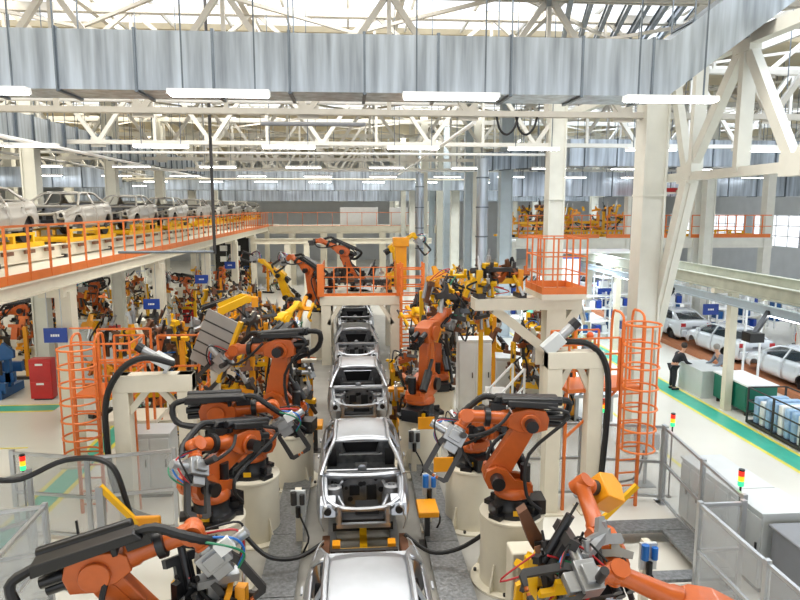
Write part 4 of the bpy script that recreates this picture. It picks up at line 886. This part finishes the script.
# blue hanging bay signs with illegible small white lettering
for i,(x,y,z,w,h,lb) in enumerate(((-7.25,16.3,3.5,.55,.36,'blue bay sign on the front left mezzanine column'),(-6.9,22.9,3.3,.55,.36,'blue bay sign under the mezzanine, second from the camera'),(-6.85,30.4,3.35,.6,.4,'blue bay sign under the mezzanine, third from the camera'),(-6.8,37.3,3.4,.6,.4,'blue bay sign under the mezzanine, far end'),(12.5,21.5,3.1,.55,.38,'blue bay sign below the overhead conveyor at right'),(12.9,32,2.3,.7,.5,'blue sign in the bright inspection area'))):
    t = T('bay_sign',lb,'sign',(x,y,z)); MB().bx((-w/2,-.02,-h/2),(w/2,.02,h/2)).build('board','blue',t); mb = MB()
    for k in range(4): mb.bx((-w*.2+w*.1*k,-.024,-.03),(-w*.2+w*.1*k+w*.075,-.02,.03))
    mb.build('lettering','white',t); MB().bar((-w*.3,0,h/2),(-w*.3,0,(4.7 if x<0 else 4.2)-z),.02).bar((w*.3,0,h/2),(w*.3,0,(4.7 if x<0 else 4.2)-z),.02).build('hanger','steel',t)
t = T('exit_sign','small red sign with white marks beside the right gantry hose','sign',(5.55,13.6,2.35)); MB().bx((-.14,-.02,-.06),(.14,.02,.06)).build('board','screen',t)
mb = MB()
for a in (-.1,-.02): mb.bx((a,-.025,-.035),(a+.06,-.02,-.02)); mb.bx((a,-.025,.02),(a+.06,-.02,.035)); mb.bx((a,-.025,-.035),(a+.015,-.02,.035)); mb.bx((a+.045,-.025,-.035),(a+.06,-.02,.035))
mb.bx((.06,-.025,-.01),(.11,-.02,.01)); mb.build('lettering','white',t); MB().bar((0,.02,0),(0,.02,-2.35),.03).build('post','steel',t)
# blue machine at the left edge
t = T('blue_rack','blue steel jig rack at the left edge below the mezzanine','rack',(-13.3,23.6,0))
for k in range(3): MB().bx((-1.5,-.7+.6*k,.2+.25*k),(1.3,-.5+.6*k,.55+.25*k)).build('beam','machine_blue',t)
for x in (-1.3,-.4,.4,1.1): MB().bx((x-.1,-.8,0),(x+.1,.8,.3)).build('foot','machine_blue',t); MB().bx((x-.09,-.1,.3),(x+.09,.1,1.6)).build('upright','machine_blue',t); MB().prism([(x-.35,1.2),(x+.3,1.35),(x+.3,1.6),(x-.05,1.9),(x-.35,1.5)],-.2,-.05).build('arm','machine_blue',t)
for k in range(4): MB().cyl((-1.1+.7*k,-.4,.8),(-1.1+.7*k,-.4,1.3),.09).build('cylinder','iron',t)

# ------------------------------------------------------------------ right hand finishing line
M['conv'] = mat('conveyor_greenish_grey','#b5b8a8',.5,.1,.1)
t = T('overhead_conveyor','long pale overhead conveyor frame at right on cream posts','conveyor',(12.6,13,0))
for x in (-.9,.9): MB().ibeam((x,0,4.25),(x,20,4.25),.2,.36,.03).build('side_beam','conv',t); MB().ibeam((x,0,3.75),(x,20,3.75),.14,.22,.03).build('lower_beam','bluegrey',t)
for k in range(10): MB().bar((-.9,.5+2*k,4.05),(.9,.5+2*k,4.05),.14,.1).build('cross_tie','conv',t)
for k in range(9): MB().bar((-.9,.5+2*k,4.0),(.9,2.5+2*k,4.0),.06).build('diagonal_tie','cream',t)
MB().bx((-.5,0,4.1),(.5,20,4.16)).build('cover_strip','conv',t)
for y in (6.9,16,19.6): MB().bx((-.42,y-.12,0),(-.18,y+.12,4.0)).build('post','cream',t); MB().bx((-1.0,y-.1,3.9),(1.0,y+.1,4.06)).build('post_head','cream',t)
for y in (3,10,14): MB().bx((-.75,y,3.55),(-.55,y+1.5,3.62)).build('strip_light','lampglow',t)
for y in (4.2,9.6): MB().bar((-.9,y,3.7),(-1.6,y-.5,3.2),.12).build('lamp_arm','black',t); MB().bx((-1.9,y-.8,3.0),(-1.5,y-.4,3.25)).build('lamp_head','black',t)
tag(MB().bx((15.3,15,.0),(18.0,42,.22)).build('slat_conveyor','wood',bevel=.02),'brown slat floor conveyor carrying the white cars at right','conveyor')
tag(MB().bx((12.15,21.15,0),(13.1,22.75,.95)).bx((12.1,21.1,.95),(13.15,22.8,1.0)).build('grey_work_table','cabinet',bevel=.01),'grey work table with pale top where two workers lean','work table')
t = T('green_cabinet','long dark green cabinet with white top beside the green floor stripe','cabinet',(13.0,20.05,0))
MB().bx((-.5,-.95,.15),(.5,.95,.98)).build('body','green',t,bevel=.01); MB().bx((-.53,-.98,.98),(.53,.98,1.03)).build('worktop','white',t)
for x in (-.4,.4):
    for y in (-.8,.8): MB().cyl((x,y,0),(x,y,.15),.06).build('caster','black',t)
for k in range(3): MB().bx((-.515,-.9+.62*k,.22),(-.5,-.34+.62*k,.92)).build('door','green',t)
t = T('wire_basket','dark wire stillage filled with blue wrapped parts at the right edge','basket',(12.75,17.3,0))
mb = MB()
for x in (-.6,.6):
    for y in (-1.2,0,1.2): mb.bar((x,y,.05),(x,y,1.15),.05)
    for z in (.1,.4,.75,1.15): mb.bar((x,-1.2,z),(x,1.2,z),.035)
for y in (-1.2,1.2):
    for z in (.1,.4,.75,1.15): mb.bar((-.6,y,z),(.6,y,z),.035)
mb.build('frame','iron',t); MB().bx((-.6,-1.2,.03),(.6,1.2,.1)).build('base','iron',t)
M['wrap'] = mat('blue_wrap','#9fc0e0',.35,0,.2,6)
r = random.Random(5)
for k in range(8): MB().bx((-.5,-1.1+.28*k,.1),(.5,-.9+.28*k,.85+r.uniform(0,.15))).build('wrapped_panel','wrap' if k % 3 else 'white',t,bevel=.04)
t = T('slim_stand','thin white double pole stand in front of the white cars','stand',(14.7,22.4,0)); MB().bx((-.4,-.3,0),(.4,.3,.06)).build('foot_plate','cabinet',t)
for x in (-.3,.3): MB().bar((x,0,.06),(x,0,4.2),.06).build('pole','white',t)
MB().bar((-.3,0,4.2),(.3,0,4.2),.06).build('cross_bar','white',t)
# racks and boards of the bright inspection zone
bright = [(12.2,31.5),(13.9,32.2),(15.4,34.5),(17.2,33),(19.2,31.5),(21,32.5),(22.3,29.5),(11.0,35.5),(9.4,37.5),(12.5,39.5),(16,40),(20.5,38),(24,34),(22.7,26.5),(23.5,23.5),(24.5,20.5)]
rk = None
for i,(x,y) in enumerate(bright):
    if rk is None or i == 1:
        o = T('parts_rack','white parts rack with blue boxes in the bright inspection area','rack',(x,y,0),0,'white racks in the inspection area')
        for a in (-.7,.7):
            for b in (-.3,.3): MB().bar((a,b,0),(a,b,2.4),.07).build('post','white',o)
        for k in range(4): s = MB().bx((-.75,-.35,.35+.62*k),(.75,.35,.4+.62*k)).build('shelf','white',o)
        for k in range(7): MB().bx((-.65+.33*(k%4)-.0,-.3,.4+.62*(k%3)),(-.4+.33*(k%4),.3,.78+.62*(k%3))).build('bin',['machine_blue','white','blue','cabinet'][k%4],o)
        rk = tree(o)
        if i == 1: o.location = (x,y,0)
    else: dup(rk,(x,y,0),[0,.5,1.57,-.3][i%4])
t = T('notice_board','white notice board with blue frame behind the caged platform','notice board',(10.6,31.6,0)); MB().bx((-.85,-.04,2.6),(.85,.0,4.2)).build('frame','blue',t); MB().bx((-.75,-.05,2.7),(.75,-.04,4.1)).build('sheet','white',t)
for x in (-.7,.7): MB().bx((x-.04,0,0),(x+.04,.06,4.2)).build('post','blue',t)
for i,(x,y) in enumerate(((21.5,24.6),(21.5,28),(21.5,21.5))):
    o = T('draped_rack','tall rack draped with blue sheets at the right wall side','rack',(x,y,0),0,'blue draped racks at right')
    for b in (-1.2,0,1.2): MB().bar((0,b,0),(0,b,3),.09).build('post','white',o)
    MB().bar((0,-1.2,3),(0,1.2,3),.09).build('top_bar','white',o)
    for b in (-.6,.6): MB().grid([[(-.06+.05*math.sin(9*u),b-.5+u,z) for u in [j/10 for j in range(11)]] for z in (1.1,2.0,2.9)]).build('sheet','machine_blue',o,thick=.01)
# yellow carriers parked on the right mezzanine
for i in range(6):
    x = 9.8+2.1*i; dup(tsk,(x,35.2,DK),PI/2,'yellow carrier parked on the right mezzanine','yellow carriers on the right mezzanine',.8)
for i,(x,y) in enumerate(((9.6,34.8),(11.4,36.2),(13.2,36.4),(15.4,36.6),(6.8,41),(8.9,39.5))):
    make_fixture('yellow jig frame standing on the right mezzanine' if i<4 else 'yellow jig frame beyond the right columns',(x,y,DK if i<4 else 0),0,500+i,1.8,1.5 if i<4 else 3,.8,18,pal=['yellow','yellow','amber','brown'],group='yellow jig frames at right')
for k in range(3):
    y = 34.5+3.4*k; tag(MB().bx((16.6,36,7.5),(20.6,36.15,7.72)).bar((17,36.07,7.7),(17,36.07,12.7),.04).bar((20.2,36.07,7.7),(20.2,36.07,12.7),.04).build('red_crane_rail','red'),'red hoist rail high behind the right truss','crane rail') if k == 0 else None
# far cabinets in front of the back wall, on the far mezzanine
for x,w in ((.8,3.4),(4.4,1.6)): tag(MB().bx((x-w/2,59,DK),(x+w/2,60,DK+1.6)).build('white_cubicle','white',bevel=.03),'white cubicle on the far mezzanine, '+('wider one' if w>2 else 'narrower one'),'cubicle')
t = T('dark_doorway_rack','dark panel with white slots far behind the left robots','rack',(-9.8,56,0)); MB().bx((-1.6,0,.5),(1.2,.2,4.2)).build('panel','dark',t)
for a in (-.9,.2):
    for z in (1.2,2.1,3.0): MB().bx((a-.3,-.02,z),(a+.3,0,z+.45)).build('slot','white',t)
MB().bx((-1.5,.05,0),(-1.3,.15,.5)).bx((.9,.05,0),(1.1,.15,.5)).build('foot','iron',t)

# fixture heads on the line sides close to camera: valve stands with blue regulators and amber plates
for x,y,lb in ((1.55,12.6,'valve stand with blue regulator and amber plate right of the second car'),(4.75,9.6,'valve stand with blue regulator behind the foreground right robot'),(-4.0,10.2,'valve stand with blue regulator behind the foreground left robot'),(1.5,15.2,'valve stand with amber plate right of the third car'),(-1.05,12.0,'narrow cream stand left of the second car')):
    t = T('valve_stand',lb,'valve stand',(x,y,0)); MB().bx((-.16,-.16,0),(.16,.16,.06)).bx((-.06,-.06,.06),(.06,.06,1.25)).build('post','cream',t)
    MB().bx((-.14,-.12,.8),(.14,-.06,1.25)).build('panel','cabinet',t); MB().cyl((-.08,-.16,1.0),(-.08,-.16,1.25),.06).cyl((.08,-.16,1.0),(.08,-.16,1.2),.05).build('regulator','hose_blue' if 'blue' in lb else 'iron',t); MB().cyl((0,-.16,.75),(0,-.16,.95),.05).build('filter_bowl','black',t)
    MB().bx((.1,-.02,1.25),(.5,.02,1.55)).build('flag_plate','amber',t) if 'amber' in lb else None; MB().tube([(0,-.1,.8),(.2,-.3,.4),(.1,-.3,.1),(.3,-.1,.05)],.02,6,4).build('hose','rubber',t)
# near clamps and tooling around the foreground right robot
t = T('tooling_frame','grey and yellow tooling frame at the bottom centre right, below the front right pedestal','tooling',(2.95,8.6,0)); t.scale = (1,1,1.35)
MB().bx((-.62,-.08,0),(-.5,.08,.9)).build('upright','brown',t); MB().bx((.7,-.1,0),(.9,.1,.95)).build('upright','brown',t); MB().prism([(-.62,1.72),(-.5,1.78),(-.3,1.5),(-.05,1.22),(.2,1.1),(.9,1.08),(.9,.92),(.15,.92),(-.2,1.08),(-.45,1.38)],-.09,.09).build('spine','brown',t); MB().bar((-.56,0,.85),(.8,0,.85),.12).build('cross_bar','iron',t); MB().bar((-.5,-.1,.5),(.1,-.35,1.0),.06).build('thin_probe','black',t); MB().bx((-1.0,-.3,0),(1.0,.3,.05)).build('base','iron',t)
for i,(a,b) in enumerate(((-.4,1.0),(.0,.8),(.4,1.0),(.7,.7))):
    MB().prism([(a-.3,b-.2),(a-.28,b),(a,b+.12),(a+.25,b+.02),(a+.25,b-.1),(a,b-.02),(a-.2,b-.22)],-.3,-.2).build('clamp_arm','yellow',t); MB().cyl((a,-.3,b-.5),(a,-.3,b-.05),.06).build('clamp_cylinder','iron',t)
for a,b in ((.12,1.0),(.5,1.05)):
    MB().bx((a-.16,-.22,b-.16),(a+.16,-.16,b+.22)).build('drilled_plate','steel',t)
for x,y,lb in ((-1.0,17.2,'amber side tray at the left flank of the third car'),(1.45,17.3,'amber side tray at the right flank of the third car'),(1.45,12.0,'amber side tray at the right flank of the second car')):
    t = T('side_tray',lb,'tray',(x,y,0)); MB().bx((-.2,-.3,.7),(.2,.3,.82)).build('tray_plate','amber',t,bevel=.02); MB().bx((-.05,-.05,0),(.05,.05,.7)).build('post','iron',t); MB().bx((-.15,-.15,0),(.15,.15,.03)).build('foot','iron',t)
# white box in front of the front right pedestal
t = T('pedestal_box','cream box housing on the camera side of the front right pedestal','housing',(2.95,9.75,0)); MB().bx((-.42,-.18,.03),(.5,.22,1.12)).build('body','cream',t,bevel=.03); MB().bx((-.34,-.2,.2),(.42,-.18,.98)).build('recess_panel','cream',t,bevel=.02); MB().bx((-.45,-.3,0),(.5,.24,.03)).build('base','iron',t)

# lattice tower right of the portal and white stair rails by the small cabinets
t = T('lattice_tower','narrow orange lattice tower right of the portal platform','tower',(2.5,26.4,0))
for a in (-.45,.45):
    for b in (-.35,.35): MB().bar((a,b,0),(a,b,4.4),.07).build('post','rail',t)
mb = MB()
for k in range(12):
    z = .35*k+.3
    for b in (-.35,.35): mb.bar((-.45,b,z),(.45,b,z),.05)
    for a in (-.45,.45): mb.bar((a,-.35,z),(a,.35,z),.05)
mb.build('crossbars','rail',t)
t = T('stair_rail','white slanted stair rails in front of the small white cabinet','railing',(3.9,16.9,0),.3)
for b in (-.3,.3):
    MB().bar((-.8,b,1.0),(.7,b,2.3),.05).build('hand_rail','white',t); MB().bar((-.8,b,.5),(.7,b,1.8),.04).build('mid_rail','white',t)
    for a,z0,z1 in ((-.8,0,1.0),(0,0,1.7),(.7,0,2.3)): MB().bar((a,b,z0),(a,b,z1),.05).build('post','white',t)
for k in range(5): MB().bx((-.8+.3*k,-.3,.2+.26*k),(-.55+.3*k,.3,.24+.26*k)).build('step','cabinet',t)
# ------------------------------------------------------------------ people
def person(label, loc, rz, lean, jacket, trousers, hair, arms=.9, cap=None):
    t = T('person',label,'person',loc,rz); l = lean
    def sp(z, y=0): return (0, -math.sin(l)*(z), math.cos(l)*z)     # along the leaning trunk from the pelvis
    pel = Vector((0,0,.93)); ch = pel+Vector(sp(.42)); nk = pel+Vector(sp(.58)); hd = pel+Vector(sp(.62))+Vector((0,-.03,.13))
    def skinm(name, pts, edges, rad, m):
        me = bpy.data.meshes.new(name); me.from_pydata([tuple(p) for p in pts], edges, []); o = bpy.data.objects.new(name, me); C.objects.link(o); o.parent = t; me.materials.append(M[m])
        md = o.modifiers.new('skin','SKIN'); 
        for i,v in enumerate(me.skin_vertices[0].data): v.radius = (rad[i],)*2 if not isinstance(rad[i],tuple) else rad[i]
        me.skin_vertices[0].data[0].use_root = True; s = o.modifiers.new('sub','SUBSURF'); s.levels = s.render_levels = 1; md.use_smooth_shade = True
        return o
    def armp(s): sh = ch+Vector((s*.2,0,.04)); return sh, sh+Vector((s*.06,-.12*arms,-.26)), sh+Vector((s*.02,-.42*arms,-.36-.12*(1-arms)))
    P = [pel, pel+Vector(sp(.2)), ch, nk, hd, hd+Vector((0,-.01,.1))]; E = [(0,1),(1,2),(2,3),(3,4),(4,5)]; Q = [.13,.115,.14,.05,.085,.075]
    for s in (-1,1):
        a = armp(s); i = len(P); P += list(a)+[a[2]+Vector((0,-.08,-.02))]; E += [(2,i),(i,i+1),(i+1,i+2),(i+2,i+3)]; Q += [.06,.045,.035,.035]
        i = len(P); P += [Vector((s*.1,0,.86)),Vector((s*.11,-.02,.48)),Vector((s*.11,.02,.08)),Vector((s*.11,-.12,.04))]; E += [(0,i),(i,i+1),(i+1,i+2),(i+2,i+3)]; Q += [.09,.06,.042,.04]
    skinm('body',P,E,Q,'skin')
    P = [pel+Vector((0,0,.02)), pel+Vector(sp(.2)), ch, pel+Vector(sp(.52))]; E = [(0,1),(1,2),(2,3)]; Q = [.155,.14,.165,.08]
    for s in (-1,1):
        a = armp(s); i = len(P); P += list(a); E += [(2,i),(i,i+1),(i+1,i+2)]; Q += [.085,.062,.05]
    skinm('jacket',P,E,Q,jacket)
    P = [pel]; E = []; Q = [.15]
    for s in (-1,1):
        i = len(P); P += [Vector((s*.1,0,.84)),Vector((s*.11,-.02,.48)),Vector((s*.11,.02,.1))]; E += [(0,i),(i,i+1),(i+1,i+2)]; Q += [.105,.078,.062]
    skinm('trousers',P,E,Q,trousers)
    for s in (-1,1): MB().bx((s*.11-.05,-.2,0),(s*.11+.05,.08,.08)).build('shoe','black',t,bevel=.03)
    MB().ball(tuple(hd+Vector((0,.015,.07))),.112,14,1.05).build('cap' if cap else 'hair',cap or hair,t)
    return t
person('person in black clothes standing bent at the end of the grey work table',(11.75,22.4,0),PI/2,.6,'cloth_dark','cloth_dark','hair')
person('person in a grey jacket leaning over the grey work table',(13.45,22.0,0),-PI/2,.55,'cloth_grey','cloth_dark','hair_grey')
person('person in dark clothes and orange vest between the white cars and racks',(18.8,25.6,0),.6,.15,'cloth_orange','cloth_dark','hair')
person('person in grey with an orange cap seen behind the right ladder platform',(7.45,19.4,.9),PI,.1,'cloth_grey','cloth_grey','hair',.6,'cloth_orange')
tag(MB().bx((6.8,18.9,.8),(8.2,20.2,.9)).bx((6.9,19,0),(7.0,19.1,.8)).bx((8.0,19,0),(8.1,19.1,.8)).bx((6.9,20,0),(7.0,20.1,.8)).bx((8.0,20,0),(8.1,20.1,.8)).build('work_stand','steel'),'low steel work stand under the person with the orange cap','platform')

# ------------------------------------------------------------------ light and exposure
w = bpy.data.worlds.new('world'); bpy.context.scene.world = w; w.use_nodes = True
bg = w.node_tree.nodes['Background']; bg.inputs[0].default_value = lin('#f4f8ff'); bg.inputs[1].default_value = 1.7
def area(name, loc, rot, sx, sy, e, col='#ffffff'):
    l = bpy.data.lights.new(name,'AREA'); l.shape = 'RECTANGLE'; l.size = sx; l.size_y = sy; l.energy = e; l.color = lin(col)[:3]
    o = bpy.data.objects.new(name,l); C.objects.link(o); o.location = loc; o.rotation_euler = rot; return o
for i,(a,b) in enumerate(SKY):
    for x,cl in ((-18,'#fff3dc'),(0,'#fffaf2'),(18,'#e2efff')): area('skylight_daylight',(x,(a+b)/2,ROOF-.15),(0,0,0),17,b-a-.5,1500,cl)
for x,y,lb in ((11,38.8,'added fill light panel over the inspection area, under the right mezzanine end'),(15,42,'added fill light panel farthest back in the inspection area'),(11.2,29,'added fill light panel over the aisle before the right mezzanine')):
    t = T('added_light_panel',lb,'ceiling light',(x,y,4.62)); MB().bx((-1.9,-1.2,0),(1.9,1.2,.06)).build('housing','white',t)  # invented panel housing, added to carry a fill lamp
    for a in (-1.6,1.6): MB().bar((a,0,.06),(a,0,8.0),.03).build('suspension_rod','galv_side',t)
    area('added_fill_lamp',(x,y,4.6),(0,0,0),3.7,2.3,420,'#e6f2ff')  # fill light added to brighten the right-hand inspection zone
sc = bpy.context.scene
sc.view_settings.view_transform = 'Standard'; sc.view_settings.look = 'None'; sc.view_settings.gamma = 1; sc.view_settings.exposure = 0
sc.view_settings.use_curve_mapping = False
sc.cycles.max_bounces = 7; sc.cycles.diffuse_bounces = 4; sc.cycles.glossy_bounces = 3; sc.cycles.transparent_max_bounces = 12; sc.cycles.transmission_bounces = 3
sc.cycles.use_denoising = True; sc.cycles.caustics_reflective = False; sc.cycles.caustics_refractive = False; sc.cycles.sample_clamp_indirect = 6
